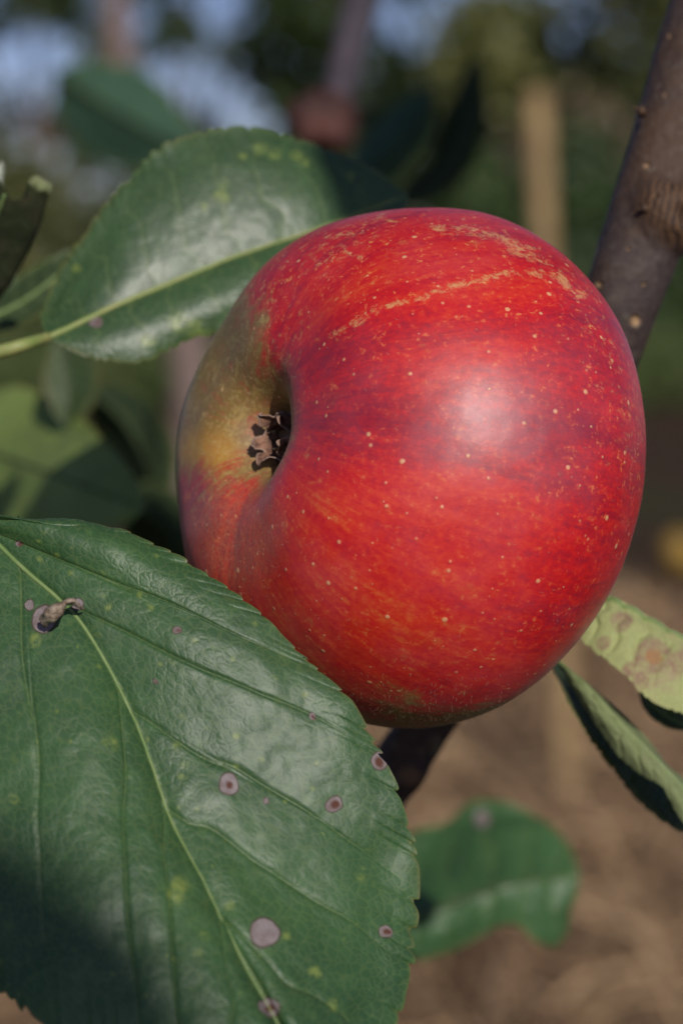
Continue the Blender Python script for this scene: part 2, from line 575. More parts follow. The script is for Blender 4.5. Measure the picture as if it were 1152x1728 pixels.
def tree(name, label, px, dist, trunk_h, crown_lo, crown_hi, rad, leaves, lsize, kind, seed, open_=0.0, group='trees along the far side of the orchard', trunk_r=0.12, cat='tree'):
    r = np.random.default_rng(seed)
    x = (px - 576) / FPX * dist
    e = empty(name, (x, dist, 0), label, cat, group)
    if trunk_h > 0:
        pts = [(0, 0, -0.1), (0.06 * r.normal(), 0.05, trunk_h * 0.5), (0.12 * r.normal(), 0, trunk_h), (0.2 * r.normal(), 0, (crown_lo + crown_hi) / 2 + 0.5)]
        v, f, _ = tube(np.array(pts), [trunk_r * 1.25, trunk_r, trunk_r * 0.8, trunk_r * 0.35], 10, 24, 0.15, seed)
        link('trunk', mesh('trunk', v, f, BARK_FAR), e)
        for q in range(4):
            a = q * 1.6 + seed
            z0 = trunk_h * (0.75 + 0.1 * q)
            pts = [(0, 0, z0), (math.cos(a) * rad * 0.3, math.sin(a) * rad * 0.3, z0 + 0.35 * (crown_hi - z0)), (math.cos(a) * rad * 0.7, math.sin(a) * rad * 0.7, z0 + 0.6 * (crown_hi - z0))]
            v, f, _ = tube(np.array(pts), [trunk_r * 0.5, trunk_r * 0.35, trunk_r * 0.1], 7, 14, 0.1, seed + q)
            link('limb', mesh('limb', v, f, BARK_FAR), e)
    ncl = 46 if open_ < 0.9 else 60
    cz = r.uniform(0, 1, ncl)
    ca = r.uniform(0, 2 * np.pi, ncl)
    cr = rad * np.sqrt(r.uniform(0.05, 1, ncl)) * np.sqrt(np.maximum(0.08, 1 - (2 * cz - 0.9) ** 2))
    cc = np.stack([np.cos(ca) * cr, np.sin(ca) * cr, crown_lo + cz * (crown_hi - crown_lo)], -1)
    which = r.integers(0, ncl, leaves)
    sg = rad * (0.17 - 0.08 * open_)
    p = cc[which] + r.normal(0, 1, (leaves, 3)) * sg
    p = p[p[:, 2] > 0.05]
    if open_ >= 0.9:      # foliage gathered in clumps with clear gaps between them
        p = p[vnoise(p * np.array([1.25, 0.3, 1.25]), 1.0, seed + 40) + 0.5 * vnoise(p * np.array([2.6, 0.5, 2.6]), 1.0, seed + 50) > 0.02]
    n = len(p)
    a1 = r.normal(0, 1, (n, 3)); a1 /= np.linalg.norm(a1, axis=1)[:, None]
    a2 = np.cross(a1, r.normal(0, 1, (n, 3))); a2 /= np.linalg.norm(a2, axis=1)[:, None]
    s = (lsize * r.uniform(0.6, 1.3, n))[:, None]
    V = np.stack([p - a1 * s, p - a2 * s * 0.55, p + a1 * s, p + a2 * s * 0.55], 1).reshape(-1, 3)
    F = np.arange(n * 4).reshape(-1, 4)
    tint = np.repeat(np.clip(0.5 + 0.35 * r.normal(0, 1, ncl)[which[:n] if len(which) >= n else 0] + 0.2 * r.normal(0, 1, n), 0, 1), 4)
    link('crown', mesh('crown', V, F, CR[kind], {'tint': tint}, shade=False), e)
    return e


TREES = [
    ('open crowned tree with sky showing through at the upper left', 60, 34, 2.0, 2.4, 7.0, 2.9, 7000, 0.12, 'dark', 1, 1.0),
    ('dark open crowned tree beside the pale trunk', 330, 38, 2.2, 2.6, 7.4, 2.7, 7000, 0.12, 'dark', 2, 1.0),
    ('dense dark green tree above the middle of the apple', 545, 33, 2.0, 1.8, 7.4, 1.35, 4800, 0.16, 'dark', 3, 0.0),
    ('olive green tree behind the top of the wooden stake', 860, 36, 1.8, 1.5, 4.75, 2.0, 6500, 0.16, 'olive', 4, 0.0),
    ('olive green tree behind the thick branch at the right', 1180, 33, 1.8, 1.4, 6.4, 2.2, 6000, 0.16, 'olive', 5, 0.0),
    ('low dark tree at the left edge below the sky gaps', -160, 30, 1.2, 1.0, 2.8, 1.6, 4200, 0.15, 'dark', 6, 0.2),
]
for i, a in enumerate(TREES):
    tree('orchard_tree', *a)
TREES.append(('tan dry leaved tree between the stake top and the thick branch', 990, 29, 1.6, 1.75, 2.75, 1.1, 2600, 0.12, 'dry', 31, 0.0))
tree('orchard_tree', *TREES[-1])
BUSH = [
    ('dusky olive bush at the left under the open crowned trees', 20, 26, 0, 0.1, 1.95, 1.5, 4200, 0.10, 'olive', 21),
    ('dark bush behind the upper left leaf', 300, 27, 0, 0.1, 2.15, 1.5, 4200, 0.10, 'dark', 22),
    ('dark green bush behind the top of the apple', 560, 25, 0, 0.1, 2.1, 1.3, 4200, 0.10, 'dark', 23),
    ('mid green bush just left of the wooden stake', 790, 26, 0, 0.1, 2.2, 1.2, 4200, 0.10, 'green', 24),
    ('bright green bush between the wooden stake and the thick branch', 1000, 25, 0, 0.1, 2.3, 1.1, 4200, 0.10, 'green', 25),
    ('dark green bush behind the thick branch', 1200, 27, 0, 0.1, 1.7, 1.3, 4200, 0.10, 'dark', 26),
]
for a in BUSH:
    tree('bush', *a, open_=0.0, group='bushes in front of the far trees', cat='bush')


# pale bare trunk at the upper left
def bare_trunk():
    d = 9.0
    pts = np.array([[330, 840, d], [325, 650, d], [285, 380, d], [225, 170, d], [200, 60, d], [192, -60, d], [180, -220, d]], float)
    w = P(pts[:, 0], pts[:, 1], pts[:, 2])
    w[0, 2] = -0.05
    loc = w[0].copy()
    e = empty('young_tree', loc, 'slender pale pinkish trunk of a young tree among the sky gaps', 'tree')
    v, f, _ = tube(w, [0.09, 0.08, 0.07, 0.065, 0.06, 0.055, 0.05], 12, 60, 0.15, 3)
    link('trunk', mesh('trunk', v - loc, f, plain_mat('pale_bark', (0.12, 0.085, 0.075), (0.24, 0.17, 0.15), 30, 0.85, 0.002)), e)
    r = np.random.default_rng(5)
    # a loose spray of leaves high above the frame and some in its top edge
    n = 900
    p = w[-1] - loc + r.normal(0, 1, (n, 3)) * np.array([0.35, 0.35, 0.25]) + np.array([0, 0, 0.1])
    a1 = r.normal(0, 1, (n, 3)); a1 /= np.linalg.norm(a1, axis=1)[:, None]
    a2 = np.cross(a1, r.normal(0, 1, (n, 3))); a2 /= np.linalg.norm(a2, axis=1)[:, None]
    V = np.stack([p - a1 * .035, p - a2 * .018, p + a1 * .035, p + a2 * .018], 1).reshape(-1, 3)
    link('crown', mesh('crown', V, np.arange(n * 4).reshape(-1, 4), CR['dark'], {'tint': np.repeat(r.uniform(0, 1, n), 4)}, shade=False), e)


bare_trunk()


# ---- wooden stake
def stake():
    k = NT('weathered_stake')
    o = k.obj()
    g = k.noise(k.mul(o, (60, 60, 3)), 1.0, 5)
    k.set(Base_Color=k.mix(k.step(g, 0.3, 0.7), (0.17, 0.11, 0.05), (0.33, 0.225, 0.105)), Roughness=0.85, Normal=k.bump(g, 0.004))
    top = P(906., 150., 4.4); bot = P(962., 1420., 4.25)
    ax = (bot - top); bot = top + ax * ((top[2] + 0.05) / -ax[2])
    n = 40
    hw = 0.022
    prof = []
    for i in range(24):
        a = i / 24 * 2 * math.pi
        c, s = math.cos(a), math.sin(a)
        q = 0.32
        prof.append((hw * math.copysign(abs(c) ** q, c), hw * math.copysign(abs(s) ** q, s)))
    prof = np.array(prof)
    tt = np.linspace(0, 1, n)
    c = top + (bot - top) * tt[:, None]
    sc = np.ones(n); sc[0] = 1e-4; sc[1] = 0.88
    c[1] = c[0] + (bot - top) * 0.001
    c[2] = c[0] + (bot - top) * 0.006
    v = c[:, None] + np.concatenate([prof[None] * sc[:, None, None], np.zeros((n, 24, 1))], -1)
    v = v + 0.0012 * fbm(v * np.array([1, 1, 0.1]), 60, 3)[..., None]
    loc = np.array([bot[0], bot[1], 0.0])
    e = empty('wooden_stake', loc, 'upright tan wooden stake standing in the straw behind the apple', 'stake')
    link('post', mesh('post', v.reshape(-1, 3) - loc, grid_faces(n, 24, True), k.m), e)


stake()


# yellow windfall apples on the soil
def windfall(px, py, d, label, sc=1.0):
    p = P(float(px), float(py), float(d))
    th = np.linspace(0, np.pi, 28); ph = np.linspace(0, 2 * np.pi, 36, endpoint=False)
    T, F = np.meshgrid(th, ph, indexing='ij')
    r = 0.042 * sc * np.sin(T) ** 0.9
    z = 0.036 * sc * np.cos(T) * (1 - 0.45 * np.exp(-(np.minimum(T, np.pi - T) / 0.35) ** 2))
    v = np.stack([r * np.cos(F), r * np.sin(F), z], -1).reshape(-1, 3)
    k = NT('yellow_skin')
    k.set(Base_Color=k.mix(k.step(k.noise(k.obj(), 40, 4), 0.4, 0.65), (0.26, 0.15, 0.02), (0.36, 0.22, 0.035)), Roughness=0.4)
    e = empty('fallen_apple', (p[0], p[1], 0.04 * sc), label, 'apple', 'yellow windfalls on the soil')
    o = link('skin', mesh('skin', v, grid_faces(28, 36, True), k.m), e)
    v, f, _ = tube(np.array([[0, 0, 0.018], [0.002, 0.001, 0.035], [0.006, 0.002, 0.046]]), [0.0015, 0.0013, 0.002], 8, 12)
    link('stalk', mesh('stalk', v * sc, f, BARK_FAR), e)
    e.rotation_euler = (0.9, 0.4, 1.0)


windfall(1150, 935, 8.0, 'larger yellow windfall apple lying on the soil at the right edge', 1.9)
windfall(1105, 975, 7.3, 'smaller yellow windfall apple lying left of the larger one', 0.8)

# ============================================================ BRANCH
def bark_mat(name, tone=1.0):
    k = NT(name)
    o = k.obj()
    a = k.noise(k.mul(o, 55.0), 1.0, 4)
    b = k.noise(k.mul(o, 650.0), 1.0, 6, 0.7)
    cc = k.noise(k.mul(o, 190.0), 1.0, 5, 0.65)
    c = k.mix(k.step(a, 0.38, 0.62), (0.068 * tone, 0.048 * tone, 0.046 * tone), (0.095 * tone, 0.054 * tone, 0.032 * tone))
    c = k.mix(k.math('MULTIPLY', k.step(b, 0.5, 0.75), 0.65), c, (0.17 * tone, 0.14 * tone, 0.12 * tone))
    c = k.mix(k.math('MULTIPLY', k.step(b, 0.48, 0.3), 0.7), c, (0.022, 0.017, 0.014))
    c = k.mix(k.math('MULTIPLY', k.math('MULTIPLY', k.step(cc, 0.55, 0.7), k.attr('lichen')), 0.8), c, (0.15, 0.14, 0.085))
    dots = k.attr('dots')
    c = k.mix(dots, c, (0.40, 0.25, 0.13))
    knot = k.attr('knot')
    kc = k.mix(k.step(k.attr('ring'), 0.2, 0.8), (0.022, 0.013, 0.009), (0.13, 0.068, 0.032))
    c = k.mix(knot, c, kc)
    h = k.math('ADD', b, k.math('MULTIPLY', cc, 1.2))
    h = k.math('ADD', h, k.math('MULTIPLY', dots, 1.5))
    k.set(Base_Color=c, Roughness=0.62, Specular_IOR_Level=0.35, Normal=k.bump(h, 0.00042, 1.0))
    return k.m


BARK = bark_mat('apple_bark', 0.74)


def branch():
    pts = np.array([[1262, -230, .372], [1211, -30, .366], [1163, 130, .362], [1122, 270, .358], [1083, 400, .356], [1044, 520, .356], [1006, 640, .360],
                    [950, 800, .372], [870, 980, .382], [748, 1170, .384], [655, 1320, .384], [570, 1460, .388], [480, 1600, .392]], float)
    w = P(pts[:, 0], pts[:, 1], pts[:, 2])
    rp = np.array([72, 70, 69, 69, 70, 65, 57, 52, 50, 48, 46, 42, 38.])
    rad = rp * pts[:, 2] / FPX
    n, seg = 520, 128
    v, f, _ = tube(w, rad, seg, n, 0.0, 3)
    cen = v.reshape(n, seg, 3).mean(1)[:, None]
    V = v.reshape(n, seg, 3)
    d = V - cen
    dn = d / np.maximum(np.linalg.norm(d, axis=-1), 1e-9)[..., None]
    V = V + dn * (0.00035 * fbm(V, 110, 3) + 0.00012 * fbm(V, 600, 6))[..., None]
    px, py, dd = proj(V)
    front = ((V - cen) @ FWD) < 0.0005
    # knot: swollen spur scar with wrinkles around it
    kx, ky = 1150., 368.
    ex = (px - kx); ey = (py - ky)
    rot = 0.5
    qx = ex * math.cos(rot) + ey * math.sin(rot); qy = -ex * math.sin(rot) + ey * math.cos(rot)
    rr = np.hypot(qx / 1.15, qy / 0.8) * (1 + 0.22 * vnoise(V, 260, 4))
    r2 = np.hypot((ex - 34) / 1.0, (ey - 4) / 1.5) + 9 * fbm(V, 330, 12, 3)
    kn = smooth(78, 46, rr) * front
    ring = 0.5 + 0.5 * np.sin(r2 / 9.0 * 2 * np.pi) * (0.6 + 0.4 * vnoise(V, 500, 3))
    bulge = smooth(88, 26, rr) * front
    V = V + dn * (0.0030 * bulge * (1 - 0.55 * smooth(26, 4, rr)) + 0.00035 * (ring - 0.5) * kn)[..., None]
    dots = np.zeros(px.shape)
    r = np.random.default_rng(4)
    for (x, y, s, t) in [(1091, 280, 5, 4), (1011, 480, 6, 5), (1071, 541, 8, 10), (1104, 338, 3, 3), (1073, 190, 6, 5), (1130, 60, 3, 3), (1060, 420, 3, 3), (1040, 560, 4, 4), (1122, 160, 3, 3), (1085, 480, 3, 3)]:
        dots = np.maximum(dots, smooth(1.3, 0.5, np.hypot((px - x) / s, (py - y) / t)) * front)
    # pale node low on the branch below the apple
    dots = np.maximum(dots, 0.35 * smooth(1.3, 0.4, np.hypot((px - 690) / 20, (py - 1308) / 16)) * front)
    V = V + dn * (0.0005 * smooth(1.6, 0.2, np.hypot((px - 1072) / 9, (py - 186) / 12)) + 0.0008 * smooth(1.4, 0.1, np.hypot((px - 690) / 34, (py - 1308) / 30)))[..., None]
    lich = smooth(400, 560, py) * 1.0
    loc = w[-1].copy()
    e = empty('apple_branch', loc, 'thick grey brown branch with a wrinkled knot rising at the right behind the apple', 'branch')
    at = dict(knot=kn.reshape(-1) * 0.9, ring=ring.reshape(-1), dots=dots.reshape(-1), lichen=lich.reshape(-1))
    link('bark', mesh('bark', V.reshape(-1, 3) - loc, f, BARK, at), e)
    # bud beside the knot
    def bud(px0, py0, px1, py1, d, r0, nm, lab=None):
        a = P(float(px0), float(py0), d); b = P(float(px1), float(py1), d - 0.0015)
        pts = np.array([a, a * .6 + b * .4 + np.array([0, -0.0006, 0.0003]), a * .25 + b * .75, b])
        v, f, _ = tube(pts, [r0, r0 * 1.2, r0 * 0.75, r0 * 0.1], 14, 22, 0.15, 8)
        k = len(v)
        link(nm, mesh(nm, v - loc, f, BARK, dict(knot=np.full(k, .55), ring=0.5 + 0.5 * np.sin(np.arange(k) / 14 * 1.1), dots=np.zeros(k), lichen=np.zeros(k))), e)
    bud(1092, 356, 1076, 352, .3488, 0.0005, 'bud')
    bud(1086, 196, 1069, 180, .3535, 0.0006, 'bud')
    # dark cracked centre of the knot
    return e


branch()


# twig hanging at the top, out of focus, with a dead brown fruitlet
def top_twig():
    pts = np.array([[640, -160, .74], [612, -20, .72], [592, 70, .70], [575, 140, .69], [556, 190, .68]], float)
    w = P(pts[:, 0], pts[:, 1], pts[:, 2])
    rad = np.array([30, 30, 30, 29, 34]) * pts[:, 2] / FPX
    v, f, _ = tube(w, rad, 20, 60, 0.2, 5)
    loc = w[0].copy()
    e = empty('hanging_twig', loc, 'blurred purple grey twig hanging from the top with a dead brown fruitlet', 'twig')
    k = len(v)
    link('bark', mesh('bark', v - loc, f, plain_mat('purple_bark', (0.045, 0.037, 0.044), (0.075, 0.062, 0.075), 200, 0.8, 0.0003)), e)
    c = P(543., 205., .675)
    th = np.linspace(0, np.pi, 30); ph = np.linspace(0, 2 * np.pi, 40, endpoint=False)
    T, F = np.meshgrid(th, ph, indexing='ij')
    r = 0.0095 * (1 + 0.10 * np.sin(5 * F))
    vv = np.stack([r * np.sin(T) * np.cos(F) * 1.05, r * np.sin(T) * np.sin(F), r * np.cos(T) * 0.95], -1)
    vv = vv * (1 + 0.25 * fbm(vv, 160, 4))[..., None] + c - loc
    link('dead_fruitlet', mesh('dead_fruitlet', vv.reshape(-1, 3), grid_faces(30, 40, True), plain_mat('withered', (0.025, 0.012, 0.010), (0.11, 0.042, 0.034), 110, 0.7, 0.0006)), e)


top_twig()

# ============================================================ APPLE
AC = P(688., 784., .3275)                       # centre of the apple
ax_c = np.array([-0.84, 0.165, 0.54])          # calyx end: left, a little up, towards the camera
ax_c /= np.linalg.norm(ax_c)
AZ = ax_c[0] * RT + ax_c[1] * UP - ax_c[2] * FWD
AX = np.cross(UP, AZ); AX /= np.linalg.norm(AX)          # local x
AY = np.cross(AZ, AX)                                    # local y, roughly up
AM = np.stack([AX, AY, AZ], 1)


def apple():
    prof = np.array([(0, 21.2), (2.4, 21.3), (4.2, 22.1), (5.2, 23.6), (6.4, 25.5), (8.3, 27.7), (11.0, 29.8), (14.2, 31.2), (17.0, 31.4), (21.8, 30.0), (27.2, 26.3),
                     (32.2, 20.0), (35.9, 12), (38.2, 3), (38.5, -5), (36.9, -13), (32.9, -21.5), (27.2, -28.4), (21, -32.8), (15, -34.6), (10, -32), (6, -27.5), (3, -22.5), (0, -21)], float) / 1000
    prof[:9, 0] *= np.array([.78] * 7 + [.80, .88])
    prof = prof * np.array([1.03, 0.885])
    prof[:, 1] *= np.where(prof[:, 1] < 0, 0.89, 1.0)
    n, m = 560, 720
    t = np.linspace(0, len(prof) - 1, 3000)
    c = spline(prof, t)
    s = np.concatenate([[0], np.cumsum(np.linalg.norm(np.diff(c, axis=0), axis=1))])
    ss = np.linspace(0, s[-1], n)
    r = np.interp(ss, s, c[:, 0]); z = np.interp(ss, s, c[:, 1])
    ph = np.linspace(0, 2 * np.pi, m, endpoint=False)
    u = ss / ss[-1]
    rr = r[:, None]; zz = z[:, None]
    P_ = ph[None, :]
    # shoulders: lobes round the calyx end; a furrow runs down from the basin
    lob = np.cos(5 * (P_ - 1.75)) * 0.6 + np.cos(3 * P_ + 1.0) * 0.35
    top = np.exp(-((u[:, None] - 0.20) / 0.14) ** 2)
    zz2 = zz + 0.0006 * lob * top
    rr2 = rr * (1 + 0.010 * lob * smooth(0.02, 0.2, u[:, None]) * smooth(0.9, 0.4, u[:, None]) + 0.010 * np.cos(2 * P_ + 0.4) * smooth(0.1, 0.4, u[:, None]))
    fur = np.exp(-(((P_ - R(262) + np.pi) % (2 * np.pi) - np.pi) / 0.20) ** 2)
    zz2 = zz2 - 0.0005 * fur * smooth(0.07, 0.13, u[:, None]) * smooth(0.36, 0.17, u[:, None])
    V = np.stack([rr2 * np.cos(P_), rr2 * np.sin(P_), zz2 + 0 * P_], -1)
    V = V + (V / np.maximum(np.linalg.norm(V, axis=-1), 1e-6)[..., None]) * (0.0007 * fbm(V, 38, 2, 2) + 0.00006 * fbm(V, 320, 8, 2))[..., None] * smooth(0.0, 0.1, u)[:, None, None]
    Wd = V @ AM.T + AC
    px, py, d = proj(Wd)
    sv = np.stack([np.cos(P_) + 0 * u[:, None], np.sin(P_) + 0 * u[:, None], u[:, None] + 0 * P_], -1)
    # pale green-yellow ground colour around the upper left of the basin
    jx = px + 26 * vnoise(V, 130, 4) + 12 * vnoise(V, 420, 5); jy = py + 26 * vnoise(V, 130, 6) + 12 * vnoise(V, 420, 7)
    yel = smooth(1.5, 0.62, np.hypot((jx - 348 - 0.10 * (655 - jy)) / 100, (jy - 645) / 168))
    yel = np.maximum(yel, 0.6 * smooth(95, 5, seg_dist(jx, jy, [(385, 560), (415, 680), (435, 720)])))
    yel = np.maximum(yel, smooth(0.17, 0.07, u)[:, None] * 0.9 * smooth(850, 790, jy))
    yel = np.maximum(yel, 0.85 * smooth(1150, 1225, jy + 0.02 * np.abs(jx - 660)) )
    yel = np.maximum(yel, smooth(0.90, 0.97, u)[:, None])
    gold = smooth(1.1, 0.2, np.hypot((jx - 345) / 75, (jy - 760) / 60)) * 0.9 
    # corky russet streaks over the shoulder
    w = 3 * vnoise(V, 500, 2)
    rus = smooth(12, 1, seg_dist(px, py + w, [(640, 520), (700, 503), (760, 486), (830, 466), (880, 458), (930, 466), (985, 500)]))
    rus = np.maximum(rus, 0.85 * smooth(18, 1, seg_dist(px, py + w, [(728, 384), (800, 388), (850, 402), (900, 428), (960, 480)])))
    rus = np.maximum(rus, 0.8 * smooth(13, 3, seg_dist(px, py + w, [(850, 395), (862, 422), (900, 440)])))
    rus = np.maximum(rus, 0.75 * smooth(15, 4, seg_dist(px, py + w, [(560, 570), (600, 545), (640, 520)])))
    rus = np.maximum(rus, 0.7 * smooth(9, 2, seg_dist(px, py + w, [(575, 410), (590, 430), (615, 437)])))
    rus = np.maximum(rus, 0.45 * smooth(60, 10, seg_dist(px, py, [(430, 500), (520, 440), (640, 370)])))
    rus = np.maximum(rus, 0.45 * smooth(70, 10, seg_dist(px, py, [(500, 560), (440, 640), (470, 690)])))
    rus = np.maximum(rus, 0.35 * smooth(60, 6, seg_dist(px, py, [(960, 480), (1020, 570), (1062, 680), (1085, 800)])))
    flk = np.maximum(smooth(640, 420, py) * smooth(900, 600, px), smooth(0.55, 0.85, np.hypot((px - 684) / 410, (py - 783) / 440)) * smooth(1000, 700, py)) + 0.25
    net = smooth(1.2, 0.5, np.hypot((px - 395) / 90, (py - 905) / 110))
    # broad hue: deeper crimson to the right and along the top, orange red low in the middle
    crim_shade = 0.45 * smooth(170, 40, np.hypot((px - 900) * 0.8, (py - 570))) + 0.2 * smooth(240, 60, np.hypot((px - 1040), (py - 700) * 0.6)) + 0.5 * smooth(150, 40, np.hypot(px - 560, (py - 640))) \
        + 1.1 * smooth(170, 30, np.hypot((px - 360) * 1.2, py - 930)) + 0.6 * smooth(120, 20, seg_dist(px, py, [(640, 690), (760, 700), (930, 740)]))  # darker lower left lobe: shade of the leaf put into the colour
    orng = smooth(330, 60, np.hypot((px - 620) * 0.75, (py - 1010))) + 0.7 * smooth(120, 20, seg_dist(px, py, [(560, 500), (700, 440), (860, 520)])) + 0.5 * smooth(100, 20, np.hypot(px - 560, py - 860))
    deep = smooth(40, 5, seg_dist(px, py, [(430, 960), (560, 920), (700, 905)])) * 0.4 + 0.5 * smooth(60, 10, seg_dist(px, py, [(740, 1120), (900, 1095), (1000, 1040)]))

    k = NT('apple_skin')
    o = k.obj()
    sp = k.attr('sv', True)
    s1 = k.noise(k.mul(sp, (6, 6, 2.6)), 1.0, 4, 0.62, 0.5)
    s2 = k.noise(k.mul(sp, (13, 13, 7)), 1.0, 6, 0.72, 0.8)
    s3 = k.noise(k.mul(sp, (38, 38, 34)), 1.0, 7, 0.78, 0.8)
    fine = k.noise(k.mul(o, 1500.0), 1.0, 4, 0.7)
    med = k.noise(k.mul(o, 330.0), 1.0, 5, 0.7, 0.6)
    grain = k.noise(k.mul(o, 1150.0), 1.0, 3, 0.65, 0.25)
    v = k.math('ADD', k.math('MULTIPLY', s1, 0.38), k.math('MULTIPLY', s2, 0.34))
    v = k.math('ADD', v, k.math('ADD', 0.025, k.math('MULTIPLY', s3, 0.31)))
    v = k.math('ADD', v, k.math('MULTIPLY', k.math('SUBTRACT', grain, 0.5), 0.34))
    v = k.math('ADD', v, k.math('MULTIPLY', k.attr('orng'), 0.10))
    v = k.math('SUBTRACT', v, k.math('MULTIPLY', k.attr('crim_shade'), 0.105))
    v = k.math('SUBTRACT', v, k.math('MULTIPLY', k.attr('deep'), 0.10))
    c = k.ramp(v, [(0.36, (0.25, 0.002, 0.020)), (0.46, (0.36, 0.003, 0.014)), (0.56, (0.52, 0.005, 0.008)), (0.67, (0.60, 0.026, 0.008)), (0.82, (0.65, 0.12, 0.022))])
    # orange ground showing through as fine dashes
    dash = k.math('MULTIPLY', k.step(s3, 0.53, 0.72), k.step(med, 0.42, 0.68))
    c = k.mix(k.math('MULTIPLY', dash, 0.42), c, (0.62, 0.16, 0.04))
    pin = k.math('MULTIPLY', k.step(grain, 0.56, 0.70), k.step(med, 0.45, 0.6))
    c = k.mix(k.math('MULTIPLY', pin, k.math('ADD', 0.22, k.math('MULTIPLY', k.attr('flk'), 0.5))), c, (0.66, 0.28, 0.08))
    # yellow ground colour
    y = k.attr('yel')
    yn = k.math('ADD', y, k.math('MULTIPLY', k.math('SUBTRACT', s2, 0.5), 1.5))
    yn = k.math('ADD', yn, k.math('MULTIPLY', k.math('SUBTRACT', med, 0.5), 1.6))
    yc = k.mix(k.attr('gold'), (0.22, 0.135, 0.028), (0.46, 0.23, 0.022))
    yc = k.mix(k.math('MULTIPLY', k.step(med, 0.5, 0.7), 0.55), yc, (0.46, 0.32, 0.085))
    yc = k.mix(k.math('MULTIPLY', k.step(s2, 0.55, 0.72), 0.35), yc, (0.46, 0.07, 0.02))
    yc = k.mix(k.math('MULTIPLY', k.step(grain, 0.5, 0.68), 0.4), yc, (0.50, 0.36, 0.14))
    c = k.mix(k.step(yn, 0.18, 0.95), c, yc)
    # russet
    rn = k.noise(k.mul(o, 620.0), 1.0, 6, 0.75, 0.5)
    rv = k.math('ADD', k.math('MULTIPLY', k.attr('rus'), 0.20), k.math('ADD', rn, k.math('MULTIPLY', k.attr('flk'), 0.045)))
    c = k.mix(k.math('MULTIPLY', k.step(rv, 0.66, 0.84), 0.72), c, (0.64, 0.34, 0.13))
    nr = k.math('ABSOLUTE', k.math('SUBTRACT', k.noise(k.mul(sp, (70, 70, 60)), 1.0, 5, 0.8, 2.0), 0.5))
    c = k.mix(k.math('MULTIPLY', k.math('MULTIPLY', k.step(nr, 0.045, 0.0), k.attr('net')), 0.7), c, (0.62, 0.30, 0.10))
    # lenticels, three sizes
    hl = 0
    for (sc, rad, thr, amt) in ((300.0, 0.16, 0.32, 0.75), (170.0, 0.10, 0.6, 0.7), (520.0, 0.2, 0.55, 0.55)):
        vn = k.n('TexVoronoi'); k.put(vn.inputs['Vector'], k.math('ADD', 0, 0) if False else o)
        vn.inputs['Scale'].default_value = sc
        sepc = k.n('SeparateColor'); k.l(vn.outputs['Color'], sepc.inputs[0])
        m1 = k.math('GREATER_THAN', sepc.outputs[0], thr)
        rsz = k.math('ADD', k.math('MULTIPLY', sepc.outputs[1], rad * 0.6), rad * 0.4)
        q = k.step(k.math('DIVIDE', vn.outputs['Distance'], rsz), 1.0, 0.45)
        q = k.math('MULTIPLY', q, m1)
        c = k.mix(k.math('MULTIPLY', q, amt), c, (0.72, 0.42, 0.20))
        hl = k.math('ADD', hl, q)
    # dark cavity lining
    cav = k.attr('cav')
    c = k.mix(cav, c, (0.22, 0.085, 0.03))
    # waxy grey bloom
    bl = k.math('MULTIPLY', k.step(k.noise(k.mul(o, 90.0), 1.0, 4), 0.35, 0.75), 0.08)
    c = k.mix(bl, c, (0.50, 0.30, 0.40))
    h = k.math('ADD', k.math('MULTIPLY', fine, 0.45), k.math('MULTIPLY', med, 0.7))
    h = k.math('ADD', h, k.math('MULTIPLY', hl, 0.9))
    h = k.math('ADD', h, k.math('MULTIPLY', k.step(rv, 0.68, 0.86), 0.7))
    rg = k.math('ADD', 0.40, k.math('MULTIPLY', fine, 0.10))
    rg = k.math('ADD', rg, k.math('MULTIPLY', y, 0.12))
    k.set(Base_Color=c, Roughness=rg, Specular_IOR_Level=0.48, Normal=k.bump(h, 0.00006, 0.8), Coat_Weight=0.55, Coat_Roughness=0.49, Sheen_Weight=0.02, Sheen_Roughness=0.4,
          Subsurface_Weight=0.08, Subsurface_Scale=0.002)
    k.b.inputs['Subsurface Radius'].default_value = (1.0, 0.25, 0.1)
    cav_a = smooth(0.050, 0.020, u)[:, None] + 0 * P_
    f1 = lambda a: (a + 0 * px).reshape(-1)
    at = dict(yel=f1(yel), gold=f1(gold), rus=f1(rus), net=f1(net), crim_shade=f1(crim_shade), flk=f1(flk), orng=f1(orng), deep=f1(deep), cav=f1(cav_a), sv=sv.reshape(-1, 3))
    e = empty('apple', AC, 'large ripe red apple with yellow flecks and its calyx turned to the left', 'apple')
    Mx = Matrix([[*AM[0]], [*AM[1]], [*AM[2]]])
    e.rotation_euler = Mx.to_euler()
    link('skin', mesh('skin', V.reshape(-1, 3), grid_faces(n, m, True), k.m, at), e)

    # fine down standing on the skin round the basin and the lower rim
    rg_ = np.random.default_rng(9)
    wt = (0.02 + 1.0 * yel + 0.5 * net + 0.4 * smooth(1100, 1200, py)) * (u[:, None] > 0.05) * (r[:, None] * 1000) * (np.sum((Wd - AC) * -FWD, -1) > -0.02)
    wt = wt.reshape(-1); wt = wt / wt.sum()
    idx = rg_.choice(n * m, 9000, p=wt)
    gu = np.gradient(V, axis=0); gv = np.roll(V, -1, 1) - np.roll(V, 1, 1)
    N = np.cross(gv, gu); N /= np.maximum(np.linalg.norm(N, axis=-1), 1e-12)[..., None]
    Nn = N.reshape(-1, 3)
    if (Nn[n // 2 * m] @ V.reshape(-1, 3)[n // 2 * m]) < 0: Nn = -Nn
    b = V.reshape(-1, 3)[idx]; nn = Nn[idx]
    tg = rg_.normal(0, 1, b.shape); tg -= nn * np.sum(tg * nn, 1)[:, None]; tg /= np.linalg.norm(tg, axis=1)[:, None]
    L = rg_.uniform(0.0002, 0.0006, len(b))[:, None]
    m_ = b + nn * L * 0.3 + tg * L * 0.5
    en = b + nn * L * 0.42 + tg * L * 1.0
